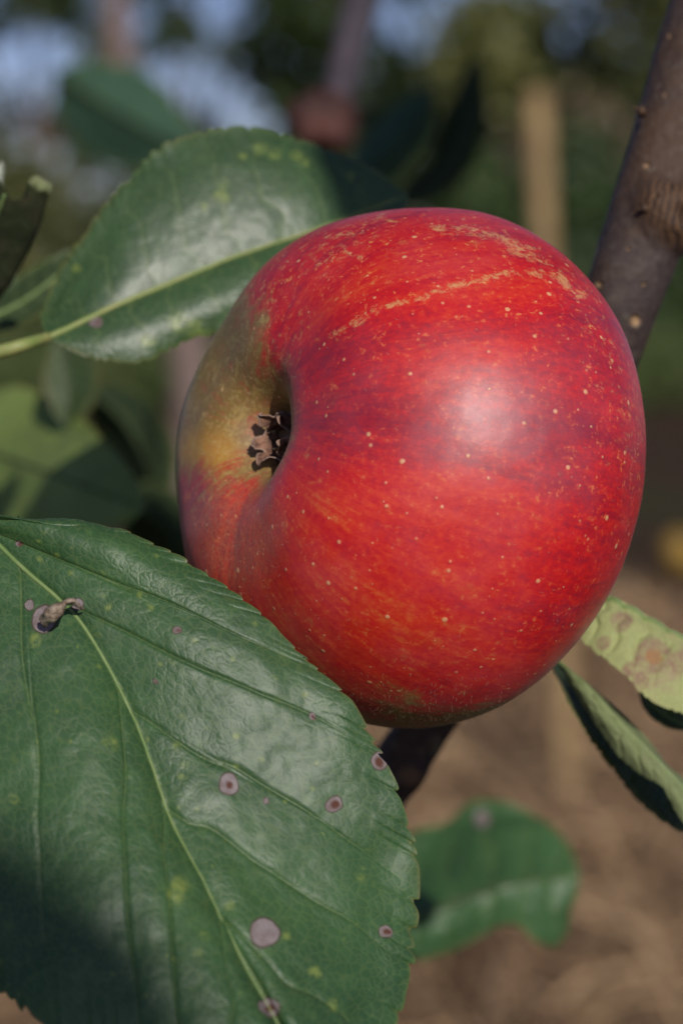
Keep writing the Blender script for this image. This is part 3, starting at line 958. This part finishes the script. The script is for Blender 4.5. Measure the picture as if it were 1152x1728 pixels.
    sd = np.cross(nn, tg) * 0.000009
    HV = np.stack([b - sd, b + sd, m_ + sd, m_ - sd, en + sd * 0.3, en - sd * 0.3], 1).reshape(-1, 3)
    bi = (np.arange(len(b)) * 6)[:, None]
    HF = np.concatenate([bi + np.array([0, 1, 2, 3]), bi + np.array([3, 2, 4, 5])], 0)
    hk = NT('down'); hk.set(Base_Color=(0.48, 0.38, 0.24), Roughness=0.6)
    tag(link('down', mesh('down', HV, HF, hk.m), e), kind='stuff')

    # dried calyx: five curled sepals, stamens
    sk = NT('dry_sepal')
    so = sk.obj()
    sn = sk.noise(sk.mul(so, 900.0), 1.0, 5)
    sc_ = sk.mix(sk.step(sn, 0.35, 0.65), (0.09, 0.042, 0.028), (0.26, 0.13, 0.08))
    sc_ = sk.mix(sk.math('MULTIPLY', sk.attr('rim'), 0.6), sc_, (0.34, 0.25, 0.20))
    sk.set(Base_Color=sc_, Roughness=0.8, Normal=sk.bump(sn, 0.0002))
    rs = np.random.default_rng(3)
    for q, (pa, ln, lean, curl) in enumerate([(R(200), 4.6, 0.45, 1.4), (R(255), 5.2, 0.6, 1.9), (R(325), 4.0, 0.2, 1.2), (R(48), 4.6, 0.15, 1.5), (R(125), 4.8, 0.2, 1.4)]):
        a, bb = 40, 17
        s_ = np.linspace(0, 1, a)[:, None]; v_ = np.linspace(-1, 1, bb)[None, :]
        wd = (2.1 * (1 - s_ ** 1.6) + 0.35) * 1e-3 * (1 + 0.18 * np.sin(s_ * 17 + q * 2))
        ang = -0.25 + lean * s_ * 0.4 + curl * s_ ** 2.2
        ds = ln * 1e-3 / a
        rr_ = 0.0031 + np.cumsum(np.sin(ang) * ds, 0)
        zz_ = 0.0208 + np.cumsum(np.cos(ang) * ds, 0)
        x_ = rr_ + 0.0005 * v_ ** 2 * (1 - 2 * s_)
        yv = wd * v_
        zc = zz_ + 0.0006 * v_ ** 2 * s_ + 0 * v_
        pp = np.stack([x_ * math.cos(pa) - yv * math.sin(pa), x_ * math.sin(pa) + yv * math.cos(pa), zc], -1)
        pp += 0.00045 * np.stack([fbm(pp, 700, 3 + q), fbm(pp, 700, 9 + q), fbm(pp, 700, 15 + q)], -1)
        # dry tissue has thickness
        g1 = np.gradient(pp, axis=0); g2 = np.gradient(pp, axis=1); NN = np.cross(g1, g2); NN /= np.maximum(np.linalg.norm(NN, axis=-1), 1e-12)[..., None]
        both = np.concatenate([pp, (pp + NN * 0.00016)[:, ::-1]], 1)
        rim = np.maximum(smooth(0.72, 1, np.abs(v_)) + 0 * s_, smooth(0.85, 1, s_) + 0 * v_)
        rim = np.concatenate([rim, rim[:, ::-1]], 1)
        link('sepal', mesh('sepal', both.reshape(-1, 3), grid_faces(a, bb * 2, True), sk.m, {'rim': rim.reshape(-1)}), e)
    st = plain_mat('dry_stamen', (0.10, 0.05, 0.03), (0.30, 0.20, 0.13), 900, 0.8, 0.0001)
    for q in range(14):
        a = q * 2.399; r0 = 0.0012 + 0.0012 * rs.uniform()
        p0 = np.array([r0 * math.cos(a), r0 * math.sin(a), 0.0150]); tip = p0 + np.array([rs.normal(0, .0012), rs.normal(0, .0012), rs.uniform(.0025, .0045)])
        v, f, _ = tube(np.array([p0, (p0 + tip) / 2 + rs.normal(0, .0004, 3), tip]), [0.00012, 0.0001, 0.00022], 6, 12)
        link('stamen', mesh('stamen', v, f, st), e)
    # stalk at the far end, reaching the branch
    far = np.linalg.inv(AM) @ (P(905., 905., .381) - AC)
    v, f, _ = tube(np.array([[0, 0, -0.0205], [0.0004, 0.0002, -0.030], [0.6 * far[0], 0.6 * far[1], -0.038], far]), [0.0012, 0.0011, 0.0013, 0.0022], 12, 40, 0.1, 2)
    link('stalk', mesh('stalk', v, f, st), e)


apple()

# ============================================================ LEAVES
TOP = leaf_mat('leaf_green', (0.045, 0.112, 0.036), (0.031, 0.082, 0.029), (0.20, 0.26, 0.13), rough=0.48, spec=0.62)
RIB = plain_mat('leaf_rib', (0.13, 0.21, 0.065), (0.18, 0.25, 0.09), 400, 0.5, 0.0001, 0.4)
RIB_FAR = plain_mat('dim_rib', (0.035, 0.055, 0.022), (0.05, 0.07, 0.03), 400, 0.7, 0.0001, 0.2)
RIB_Y = plain_mat('yellow_rib', (0.19, 0.25, 0.07), (0.27, 0.28, 0.10), 200, 0.5, 0.0001, 0.4)


def hero_leaf():
    mid = [(-110, 850, .303), (-80, 862, .3025), (-62, 872, .302), (-45, 880, .3015), (-28, 893, .301), (40, 958, .298), (120, 1030, .295), (175, 1110, .2925), (222, 1200, .290),
           (258, 1290, .2870), (292, 1385, .284), (345, 1490, .280), (400, 1600, .276), (470, 1728, .272), (530, 1870, .268)]
    Rr = [(-110, 850, .303), (0, 866, .302), (195, 893, .300), (345, 972, .2975), (525, 1120, .2945), (590, 1190, .2935), (640, 1280, .293), (682, 1390, .293), (698, 1475, .2925),
          (694, 1560, .291), (682, 1640, .289), (660, 1720, .285), (630, 1790, .280), (588, 1840, .274), (530, 1870, .268)]
    L = [(-110, 850, .303), (-190, 950, .300), (-245, 1120, .295), (-225, 1330, .288), (-120, 1560, .279), (85, 1722, .270), (160, 1762, .268), (200, 1785, .267), (245, 1808, .266),
         (285, 1828, .2655), (325, 1843, .265), (375, 1856, .265), (425, 1866, .2655), (480, 1871, .2665), (530, 1870, .268)]
    spots = [(386, 1322, 18, 7), (563, 1357, 14, 8), (446, 1574, 25, 0), (298, 1068, 7, 3), (642, 1286, 14, 8), (452, 1700, 17, 5), (75, 1045, 24, 0), (130, 1020, 11, 0), (50, 1020, 8, 0),
             (260, 1150, 4, 3), (448, 1349, 5, 0), (655, 1570, 10, 5), (528, 1208, 7, 4), (32, 914, 5, 4)]
    r = np.random.default_rng(2)
    flecks = [(64, 945, 6), (93, 935, 5), (175, 962, 5), (265, 937, 6), (235, 1008, 8), (252, 1026, 6), (176, 1007, 5), (185, 1025, 6), (118, 965, 5), (328, 1084, 6), (290, 1118, 5),
              (300, 1258, 9), (306, 1212, 6), (350, 1228, 5), (398, 1240, 8), (440, 1284, 7), (186, 1255, 16), (312, 1290, 9), (306, 1312, 8), (295, 1515, 18), (342, 1582, 10), (335, 1608, 8), (20, 1345, 9),
              (460, 1142, 6), (427, 1055, 6), (520, 1168, 6), (530, 1640, 12), (390, 1530, 10), (610, 1480, 9), (480, 1580, 9), (300, 1500, 20), (560, 1700, 14), (60, 1080, 14), (170, 1070, 7)]
    flecks += [(r.uniform(0, 640), r.uniform(880, 1700), r.uniform(2, 5)) for _ in range(60)]
    e = make_leaf('apple_leaf', 'large green leaf in front of the lower left of the apple, with grey round spots', TOP, RIB, mid, L, Rr, nu=620, nv=420,
                  petiole=[(-330, 640, .315), (-220, 740, .309), (-110, 850, .303)], pet_r=(9, 8), rib_r=(6, 0.9), rib_lift=0.12,
                  cup=(0.003, 0.0035), quilt=0.00028, teeth=(46, 15), veins_l=[2.2, 3.5, 4.95, 7.6, 9.6, 11.5, 13], veins_r=[2.0, 3.95, 5.8, 8.0, 9.75, 11.6, 13],
                  vein_w=0.040, relief=0.00020, wave=0.0006, seed=2, spots=spots, flecks=flecks)


hero_leaf()


def debris():
    k = plain_mat('withered_scrap', (0.16, 0.11, 0.075), (0.36, 0.29, 0.22), 900, 0.85, 0.0003)
    a, b = 50, 14
    s = np.linspace(0, 1, a); v = np.linspace(-1, 1, b)
    ln = spline([(70, 1052, .2905), (84, 1040, .2885), (100, 1028, .2882), (112, 1019, .2895), (128, 1018, .2905), (140, 1024, .2925)], s * 5)
    wd = np.interp(s, [0, .2, .5, .75, .9, 1], [9, 15, 7, 6, 12, 5])
    X = ln[:, 0][:, None] + v[None] * wd[:, None] * 0.6 ; Y = ln[:, 1][:, None] + v[None] * wd[:, None] * 0.75
    D = ln[:, 2][:, None] + 0.0012 * v[None] ** 2 - 0.0004
    w = P(X, Y, D)
    w = w + 0.0005 * np.stack([fbm(w, 700, 1), fbm(w, 700, 5), fbm(w, 700, 9)], -1)
    g = np.cross(np.gradient(w, axis=0), np.gradient(w, axis=1)); g /= np.linalg.norm(g, axis=-1)[..., None]
    both = np.concatenate([w, (w + g * 0.0002)[:, ::-1]], 1)
    loc = w[0, b // 2].copy()
    tag(link('withered_petal', mesh('withered_petal', both.reshape(-1, 3) - loc, grid_faces(a, 2 * b, True), k), None, loc),
        'shrivelled tan petal scrap stuck on the midrib of the large spotted leaf', 'petal')


debris()


def upper_left_leaf():
    mat = leaf_mat('leaf_upper', (0.050, 0.105, 0.040), (0.034, 0.075, 0.030), (0.2, 0.26, 0.13), rough=0.42, spec=0.65)
    mid = [(80, 570, 0.3500), (110, 556, 0.3509), (150, 537, 0.3522), (205, 512, 0.3535), (270, 484, 0.3550), (340, 455, 0.3565), (410, 428, 0.3581), (480, 404, 0.3598), (550, 380, 0.3625), (620, 355, 0.3688), (690, 330, 0.3770)]
    L = [(80, 570, 0.3500), (72, 530, 0.3550), (100, 470, 0.3582), (140, 410, 0.3595), (205, 320, 0.3610), (260, 262, 0.3625), (330, 228, 0.3641), (405, 218, 0.3658), (490, 232, 0.3685), (590, 268, 0.3729), (690, 330, 0.3770)]
    Rr = [(80, 570, 0.3500), (125, 590, 0.3489), (175, 604, 0.3492), (235, 606, 0.3505), (290, 582, 0.3520), (345, 560, 0.3535), (430, 545, 0.3551), (510, 520, 0.3568), (590, 480, 0.3595), (655, 420, 0.3668), (690, 330, 0.3770)]
    make_leaf('apple_leaf', 'glossy green leaf at the upper left touching the shoulder of the apple', mat, RIB_Y, mid, L, Rr, nu=260, nv=180,
              petiole=[(-90, 618, .344), (-20, 600, .344), (40, 582, .344), (95, 565, .345)], pet_r=(15, 9), rib_r=(6, 1.2), rib_lift=0.2,
              cup=(0.0015, 0.0025), quilt=0.0, teeth=(32, 8), veins_l=[1, 2, 3, 4, 5, 6, 7, 8, 9], veins_r=[1, 2.1, 3.2, 4.2, 5.2, 6.2, 7.2, 8.2], vein_w=0.045, relief=0.00004, wave=0.0004, seed=5,
              spots=[(164, 545, 12, 3)], flecks=[(130, 452, 9), (380, 310, 10), (440, 252, 14), (462, 262, 12), (500, 262, 13), (520, 275, 10), (410, 262, 8), (345, 350, 9), (300, 545, 20), (330, 556, 20), (250, 575, 14), (375, 330, 14), (590, 300, 10)],)
    # dark nibbled hole rim on it
upper_left_leaf()


def lower_right_leaf():
    mat = leaf_mat('leaf_lower', (0.048, 0.122, 0.044), (0.036, 0.095, 0.034), (0.2, 0.26, 0.13), rough=0.42)
    mid = [(600, 1588, 0.512), (640, 1570, 0.510), (700, 1545, 0.507), (760, 1522, 0.506), (820, 1502, 0.506), (880, 1487, 0.507), (930, 1480, 0.509), (978, 1478, 0.512)]
    L = [(600, 1588, 0.512), (630, 1500, 0.522), (690, 1412, 0.528), (750, 1385, 0.530), (815, 1350, 0.530), (890, 1366, 0.526), (952, 1420, 0.520), (978, 1478, 0.512)]
    Rr = [(600, 1588, 0.512), (630, 1640, 0.506), (690, 1622, 0.502), (750, 1608, 0.500), (820, 1574, 0.500), (872, 1560, 0.500), (940, 1590, 0.500), (978, 1478, 0.512)]
    make_leaf('apple_leaf', 'blurred bright green leaf with a wavy edge below the apple over the straw', mat, RIB_FAR, mid, L, Rr, nu=140, nv=80,
              petiole=[(480, 1640, .52), (540, 1612, .515), (600, 1588, .512)], rib_r=(4, 1), cup=(-0.002, -0.004), quilt=0.0002, teeth=(34, 2), veins_l=[1, 2, 3, 4, 5, 6], veins_r=[1, 2, 3, 4, 5, 6],
              vein_w=0.06, relief=0.0003, wave=0.001, seed=9, spots=[(812, 1383, 14, 0)])


lower_right_leaf()

SPOTTED = leaf_mat('leaf_spotted_under', (0.03, 0.06, 0.025), (0.02, 0.045, 0.02), (0.36, 0.39, 0.16), blotch=0.6, rough=0.5, trans=0.15)
OLIVE = leaf_mat('leaf_olive', (0.034, 0.060, 0.022), (0.022, 0.042, 0.016), (0.19, 0.23, 0.10), rough=0.5, trans=0.12)


def right_leaves():
    # pale underside with pink blotches; its far half hangs down in shade
    mid = [(935, 985, .352), (985, 995, .350), (1035, 1008, .347), (1085, 1034, .346), (1140, 1066, .345), (1200, 1100, .345), (1265, 1150, .345)]
    L = [(935, 985, .352), (975, 990, .354), (1030, 1012, .356), (1085, 1050, .358), (1140, 1090, .358), (1200, 1125, .356), (1265, 1150, .345)]
    Rr = [(935, 985, .352), (960, 1050, .346), (1000, 1092, .342), (1050, 1130, .339), (1100, 1180, .338), (1180, 1200, .339), (1265, 1150, .345)]
    make_leaf('apple_leaf', 'pale leaf underside with pink brown blotches beside the lower right of the apple', SPOTTED, RIB, mid, L, Rr, nu=200, nv=160, flip=True, rib_lift=0.1,
              rib_r=(5, 3), cup=(0.0, 0.0015), quilt=0.00015, teeth=(24, 5), veins_l=[1, 2, 3, 4, 5], veins_r=[1, 1.7, 2.4, 3.1, 3.8, 4.5, 5.2], vein_w=0.035, relief=0.0003, wave=0.0004, seed=12,
              spots=[(1047, 1048, 20, 0), (1102, 1108, 34, 15), (1015, 1085, 13, 0), (1150, 1120, 22, 0), (1060, 1130, 14, 0), (1080, 1150, 16, 0)])
    # dark leaf half below it
    mid = [(1060, 1100, .357), (1078, 1150, .356), (1095, 1185, .356), (1120, 1205, .356), (1150, 1222, .356), (1200, 1240, .356)]
    L = [(1060, 1100, .357), (1120, 1120, .360), (1150, 1135, .360), (1180, 1150, .360), (1210, 1180, .358), (1200, 1240, .356)]
    Rr = [(1060, 1100, .357), (1076, 1160, .355), (1088, 1196, .354), (1115, 1220, .354), (1150, 1232, .354), (1200, 1240, .356)]
    make_leaf('apple_leaf', 'dark leaf edge in shade under the pale blotched leaf', OLIVE, RIB, mid, L, Rr, nu=90, nv=50, rib_r=(2, 1), teeth=(24, 4), wave=0.0004, seed=14, vein_w=0.03,
              veins_l=[1, 2, 3], veins_r=[1, 2, 3], relief=0.0002)
    # folded leaf: underside of the near half above, dark upper side below
    mid = [(900, 1075, .352), (940, 1112, .350), (985, 1150, .348), (1035, 1205, .346), (1080, 1250, .345), (1118, 1290, .344), (1160, 1335, .344), (1240, 1420, .346)]
    Lw = [(900, 1075, .352), (948, 1130, .3505), (990, 1200, .3485), (1035, 1262, .3465), (1085, 1308, .3445), (1118, 1326, .3430), (1160, 1392, .3435), (1240, 1420, .346)]
    # the near curl (underside showing)
    Rn = [(900, 1075, .352), (941, 1114, .351), (990, 1152, .350), (1045, 1200, .350), (1095, 1250, .350), (1125, 1290, .350), (1170, 1330, .349), (1240, 1420, .346)]
    make_leaf('apple_leaf', 'narrow curled leaf hanging below the pale blotched leaf, olive underside showing', OLIVE, RIB, mid, Rn, Lw, nu=180, nv=90, flip=True, rib_r=(3, 2), rib_lift=-1,
              cup=(0.001, 0.004), teeth=(17, 3.5), quilt=0.0001, wave=0.0003, seed=16, vein_w=0.03, veins_l=[2, 3, 4, 5], veins_r=[1, 1.7, 2.4, 3.1, 3.8, 4.5, 5.2, 6], relief=0.0003)
    mid = [(905, 1082, .356), (942, 1125, .355), (985, 1185, .355), (1030, 1240, .355), (1080, 1290, .355), (1130, 1335, .355), (1190, 1390, .355)]
    L = [(905, 1082, .356), (945, 1122, .358), (1000, 1170, .358), (1050, 1220, .358), (1095, 1265, .358), (1128, 1300, .358), (1190, 1390, .355)]
    Rr = [(905, 1082, .356), (930, 1122, .353), (965, 1195, .352), (1012, 1265, .352), (1060, 1330, .352), (1125, 1388, .353), (1190, 1425, .355)]
    L[-1] = Rr[-1] = mid[-1] = (1200, 1425, .355)
    make_leaf('apple_leaf', 'dark green toothed leaf behind the narrow curled leaf', OLIVE, RIB, mid, L, Rr, nu=150, nv=60, rib_r=(2, 1), rib_lift=-1, teeth=(20, 5), wave=0.0005, seed=18, vein_w=0.03,
              veins_l=[1, 2, 3, 4], veins_r=[1, 2, 3, 4, 5], relief=0.0002)


right_leaves()

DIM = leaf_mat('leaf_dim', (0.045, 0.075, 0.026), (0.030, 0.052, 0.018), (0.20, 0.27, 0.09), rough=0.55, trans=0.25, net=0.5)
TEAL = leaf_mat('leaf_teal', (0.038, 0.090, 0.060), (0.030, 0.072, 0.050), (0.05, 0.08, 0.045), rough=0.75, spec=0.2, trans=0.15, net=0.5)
DARK = leaf_mat('leaf_dark', (0.016, 0.028, 0.013), (0.011, 0.020, 0.010), (0.02, 0.03, 0.015), rough=0.8, spec=0.15, trans=0.1, net=0.5)  # near-black green; part of the upright leaf's shade is put into the colour


def simple_leaf(label, mat, mid, width, d_edge=(0.0, 0.0), nu=90, nv=50, petiole=None, shape=None, ribm=None, **kw):
    """blade around a midrib given in pixels, widths in pixels on both sides"""
    mid = np.array(mid, float)
    n = 9
    m = spline(mid, np.linspace(0, len(mid) - 1, n))
    t = np.linspace(0, 1, n)
    sh = np.interp(t, [0, .12, .35, .6, .85, 1], shape or [0, .62, 1, .92, .45, 0])
    tg = np.gradient(m[:, :2], axis=0); tg /= np.linalg.norm(tg, axis=1)[:, None]
    nr = np.stack([tg[:, 1], -tg[:, 0]], 1)
    L = m.copy(); Rr = m.copy()
    L[:, :2] += nr * (width[0] * sh)[:, None] + tg * (width[0] * 0.3 * sh)[:, None]
    Rr[:, :2] -= nr * (width[1] * sh)[:, None] - tg * (width[1] * 0.3 * sh)[:, None]
    L[:, 2] += d_edge[0] * sh; Rr[:, 2] += d_edge[1] * sh
    args = dict(teeth=(30, 4), veins_l=[1, 2, 3, 4, 5, 6, 7], veins_r=[1, 2, 3, 4, 5, 6, 7], vein_w=0.03, relief=0.0001, wave=0.0008, quilt=0.0001)
    args.update(kw)
    return make_leaf('apple_leaf', label, mat, ribm or RIB_FAR, m, L, Rr, nu=nu, nv=nv, petiole=petiole, **args)


simple_leaf('dull olive leaf with a pale midrib behind the rolled leaf at the left edge', DIM, [(-60, 545, .40), (0, 526, .40), (60, 490, .40), (105, 455, .402), (140, 415, .405)], (34, 40), (0.004, -0.002),
            petiole=[(-150, 600, .40), (-100, 570, .40), (-60, 545, .40)], seed=3, ribm=RIB)
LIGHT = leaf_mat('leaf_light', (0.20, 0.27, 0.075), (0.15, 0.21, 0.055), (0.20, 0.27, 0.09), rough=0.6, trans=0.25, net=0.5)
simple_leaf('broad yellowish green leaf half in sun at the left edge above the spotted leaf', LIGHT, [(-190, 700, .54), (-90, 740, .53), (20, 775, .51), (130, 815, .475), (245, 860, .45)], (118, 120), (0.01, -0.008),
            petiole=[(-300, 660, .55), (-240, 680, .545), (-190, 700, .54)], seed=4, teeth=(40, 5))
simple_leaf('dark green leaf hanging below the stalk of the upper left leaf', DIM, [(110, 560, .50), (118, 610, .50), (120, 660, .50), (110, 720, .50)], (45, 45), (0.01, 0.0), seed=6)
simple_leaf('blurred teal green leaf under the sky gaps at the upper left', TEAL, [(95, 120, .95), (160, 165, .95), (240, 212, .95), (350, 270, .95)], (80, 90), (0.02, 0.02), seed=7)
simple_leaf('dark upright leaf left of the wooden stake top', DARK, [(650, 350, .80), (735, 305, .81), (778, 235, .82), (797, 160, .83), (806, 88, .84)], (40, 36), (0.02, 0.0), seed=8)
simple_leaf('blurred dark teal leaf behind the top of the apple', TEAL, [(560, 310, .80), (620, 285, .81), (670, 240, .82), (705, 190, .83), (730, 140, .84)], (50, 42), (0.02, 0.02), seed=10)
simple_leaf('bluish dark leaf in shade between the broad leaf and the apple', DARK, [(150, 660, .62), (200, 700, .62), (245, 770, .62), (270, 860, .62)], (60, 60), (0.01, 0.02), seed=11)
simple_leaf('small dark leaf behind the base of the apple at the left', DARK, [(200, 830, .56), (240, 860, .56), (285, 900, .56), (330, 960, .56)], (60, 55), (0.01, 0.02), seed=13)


def rolled_leaf():
    """leaf rolled into a tube, its open upper end with a pale rim"""
    a, b = 150, 150
    s = np.linspace(0, 1, a)
    cen = spline([(-110, 600, .374), (-75, 540, .371), (-42, 485, .367), (-6, 425, .362), (22, 360, .356), (40, 312, .352)], s * 5)
    W = P(cen[:, 0], cen[:, 1], cen[:, 2])
    tg = np.gradient(W, axis=0); tg /= np.linalg.norm(tg, axis=1)[:, None]
    side = np.cross(tg, FWD); side /= np.linalg.norm(side, axis=1)[:, None]
    if side[0] @ RT < 0: side = -side
    bk = np.cross(tg, side); bk /= np.linalg.norm(bk, axis=1)[:, None]
    if bk[0] @ FWD < 0: bk = -bk
    rad = np.interp(s, [0, .15, .5, .8, 1], [2, 36, 50, 50, 48]) * cen[:, 2] / FPX
    th = np.linspace(0, 1, b)
    # outer wall faces the viewer, then its right margin rolls back into a small scroll
    q1 = np.clip(th / 0.42, 0, 1)
    X = -1.25 + 1.75 * q1
    Z = -0.55 * np.sin(np.pi * (0.15 + 0.62 * q1))
    X1, Z1 = X[-1], Z[-1]
    q2 = np.clip((th - 0.42) / 0.58, 0, 1)
    rad2 = 0.50 - 0.20 * q2
    an = -0.5 * np.pi + q2 * 3.1 * np.pi
    c2 = (0.5, Z1 + 0.50)
    X = np.where(th > 0.42, c2[0] + rad2 * np.cos(an), X)[None]
    Z = np.where(th > 0.42, c2[1] + rad2 * np.sin(an), Z)[None]
    pts = W[:, None] + side[:, None] * (X * rad[:, None])[..., None] + bk[:, None] * (Z * rad[:, None])[..., None]
    end = smooth(0.80, 1.0, s)[:, None]
    pts = pts + tg[:, None] * (end * (0.00015 * np.sin(th * 60) + 0.0012 * smooth(0.3, 0.5, th) - 0.0015 * np.exp(-((th - 0.3) / 0.1) ** 2)))[..., None]
    pts = pts + 0.0003 * np.stack([fbm(pts, 150, 1), fbm(pts, 200, 4), fbm(pts, 200, 7)], -1)
    loc = W[0].copy()
    k = a * b
    U, Vv = np.meshgrid(s, th, indexing='ij')
    at = dict(vein=np.exp(-((((U * 9 + np.abs(Vv - .4) * 5) % 1) - .5) / .08) ** 2).reshape(-1), edge=(2 * smooth(0.90, 0.96, U) + smooth(0.985, 1, Vv)).reshape(-1).clip(0, 2), lesion=np.zeros(k), core=np.zeros(k), fleck=np.zeros(k),
              luv=np.stack([U * 40, Vv * 25, 0 * U], -1).reshape(-1, 3))
    mat = leaf_mat('leaf_rolled', (0.034, 0.046, 0.018), (0.024, 0.034, 0.014), (0.030, 0.040, 0.017), rough=0.65, spec=0.25, trans=0.08, yellow=(0.50, 0.55, 0.30))  # olive darkened: the shade on the rolled leaf is put into the colour
    e = empty('rolled_leaf', loc, 'dark olive leaf rolled into a tube at the left edge with a pale rim', 'leaf')
    link('blade', mesh('blade', pts.reshape(-1, 3) - loc, grid_faces(a, b), mat, at), e)
    # midrib along the outside
    i = int(b * 0.22)
    line = pts[::8, i] + (pts[::8, i] - W[::8]) * 0.03
    v, f, _ = tube(line, np.linspace(0.0006, 0.0003, len(line)), 8, 60)
    link('midrib', mesh('midrib', v - loc, f, RIB), e)
    # pale torn flap standing at the upper left
    a2, b2 = 40, 30
    s2 = np.linspace(0, 1, a2)[:, None]; v2 = np.linspace(-1, 1, b2)[None]
    X = -12 + 24 * v2 * (1 - 0.45 * s2) + 4 * s2; Y = 372 - 92 * s2 + 4 * np.sin(v2 * 6); D = .3545 + 0.003 * v2 ** 2 + 0.004 * s2 ** 2
    w = P(X + 0 * D, Y + 0 * D, D)
    w = w + 0.0007 * np.stack([fbm(w, 300, 1), fbm(w, 300, 4), fbm(w, 300, 7)], -1)
    kk = a2 * b2
    pale = plain_mat('pale_underside', (0.30, 0.34, 0.25), (0.42, 0.45, 0.36), 500, 0.7, 0.0003)
    link('torn_flap', mesh('torn_flap', w.reshape(-1, 3) - loc, grid_faces(a2, b2), pale), e)


rolled_leaf()


# unseen leaves and shoot added behind the viewer to cast soft shade
def shade_point(px, py, d, run):
    return P(float(px), float(py), float(d)) + np.array(SUN) * run


def overhead():
    def shade_leaf(c, a, b, L, Wd, label, seed):
        c = np.array(c, float)
        a = np.array(a, float); a /= np.linalg.norm(a)
        b = np.array(b, float); b -= a * (a @ b); b /= np.linalg.norm(b)
        n = np.cross(a, b)
        s = np.linspace(0, 1, 60)[:, None]; v = np.linspace(-1, 1, 31)[None]
        sh = np.interp(s[:, 0], [0, .12, .35, .6, .85, 1], [0.02, .62, 1, .92, .45, 0.0])[:, None]
        teeth_ = 1 + 0.05 * np.abs(np.sin(s * 50)) * (np.abs(v) > 0.9)
        p = c + a * ((s - 0.5) * L)[..., None] + b * (v * Wd * sh * teeth_)[..., None] + n * (0.006 * (v ** 2) * sh - 0.012 * (s - .4) ** 2)[..., None]
        e = empty('apple_leaf', c - a * L / 2, label, 'leaf', 'unseen leaves added for shade')  # out of view, added only for the shadow it throws
        lo = c - a * L / 2
        k = 60 * 31
        z = np.zeros(k)
        luv = np.stack([s * 40 + 0 * v, v * 20 + 0 * s, 0 * s * v], -1).reshape(-1, 3)
        link('blade', mesh('blade', (p - lo).reshape(-1, 3), grid_faces(60, 31), TOP, dict(vein=z, edge=z, lesion=z, core=z, fleck=z, luv=luv)), e)
        vv, ff, _ = tube(p[:, 15][::6], np.linspace(0.0009, 0.0003, 10), 8, 40)
        link('midrib', mesh('midrib', vv - lo, ff, RIB), e)
    s = np.array(SUN)
    side = np.cross(s, [0, 0, 1]); side /= np.linalg.norm(side)
    upv = np.cross(side, s)
    # shade over the lower left of the spotted leaf
    c1 = shade_point(5, 1725, .272, 1.35)
    shade_leaf(c1 - side * 0.000, -side * 0.75 - upv * 0.66, upv, 0.085, 0.019, 'unseen leaf added to shade the lower left of the spotted leaf', 1)
    # shade over the tip of the upper left leaf and over the dark leaves behind it
    c2 = shade_point(640, 300, .375, 0.62)
    shade_leaf(c2, upv * 0.9 + side * 0.25, side, 0.050, 0.0125, 'unseen leaf added to shade the tip of the upper left leaf', 2)
    c3 = shade_point(740, 215, .82, 1.25)
    shade_leaf(c3, upv * 0.9 - side * 0.45, side, 0.115, 0.030, 'unseen leaf added to shade the upright dark leaf', 3)
    stem = [shade_point(640, 40, .375, 0.62), shade_point(500, -400, .5, 0.85), shade_point(300, -900, .5, 1.0)]
    v, f, _ = tube(np.array(stem), [0.0015, 0.0025, 0.004], 10, 40, 0.1, 3)
    z = np.zeros(len(v))
    e = empty('added_shoot', stem[-1], 'thin unseen shoot added behind the viewer to go with the shade leaves', 'shoot')
    link('bark', mesh('bark', v - stem[-1], f, BARK, dict(knot=z, ring=z, dots=z, lichen=z)), e)


overhead()
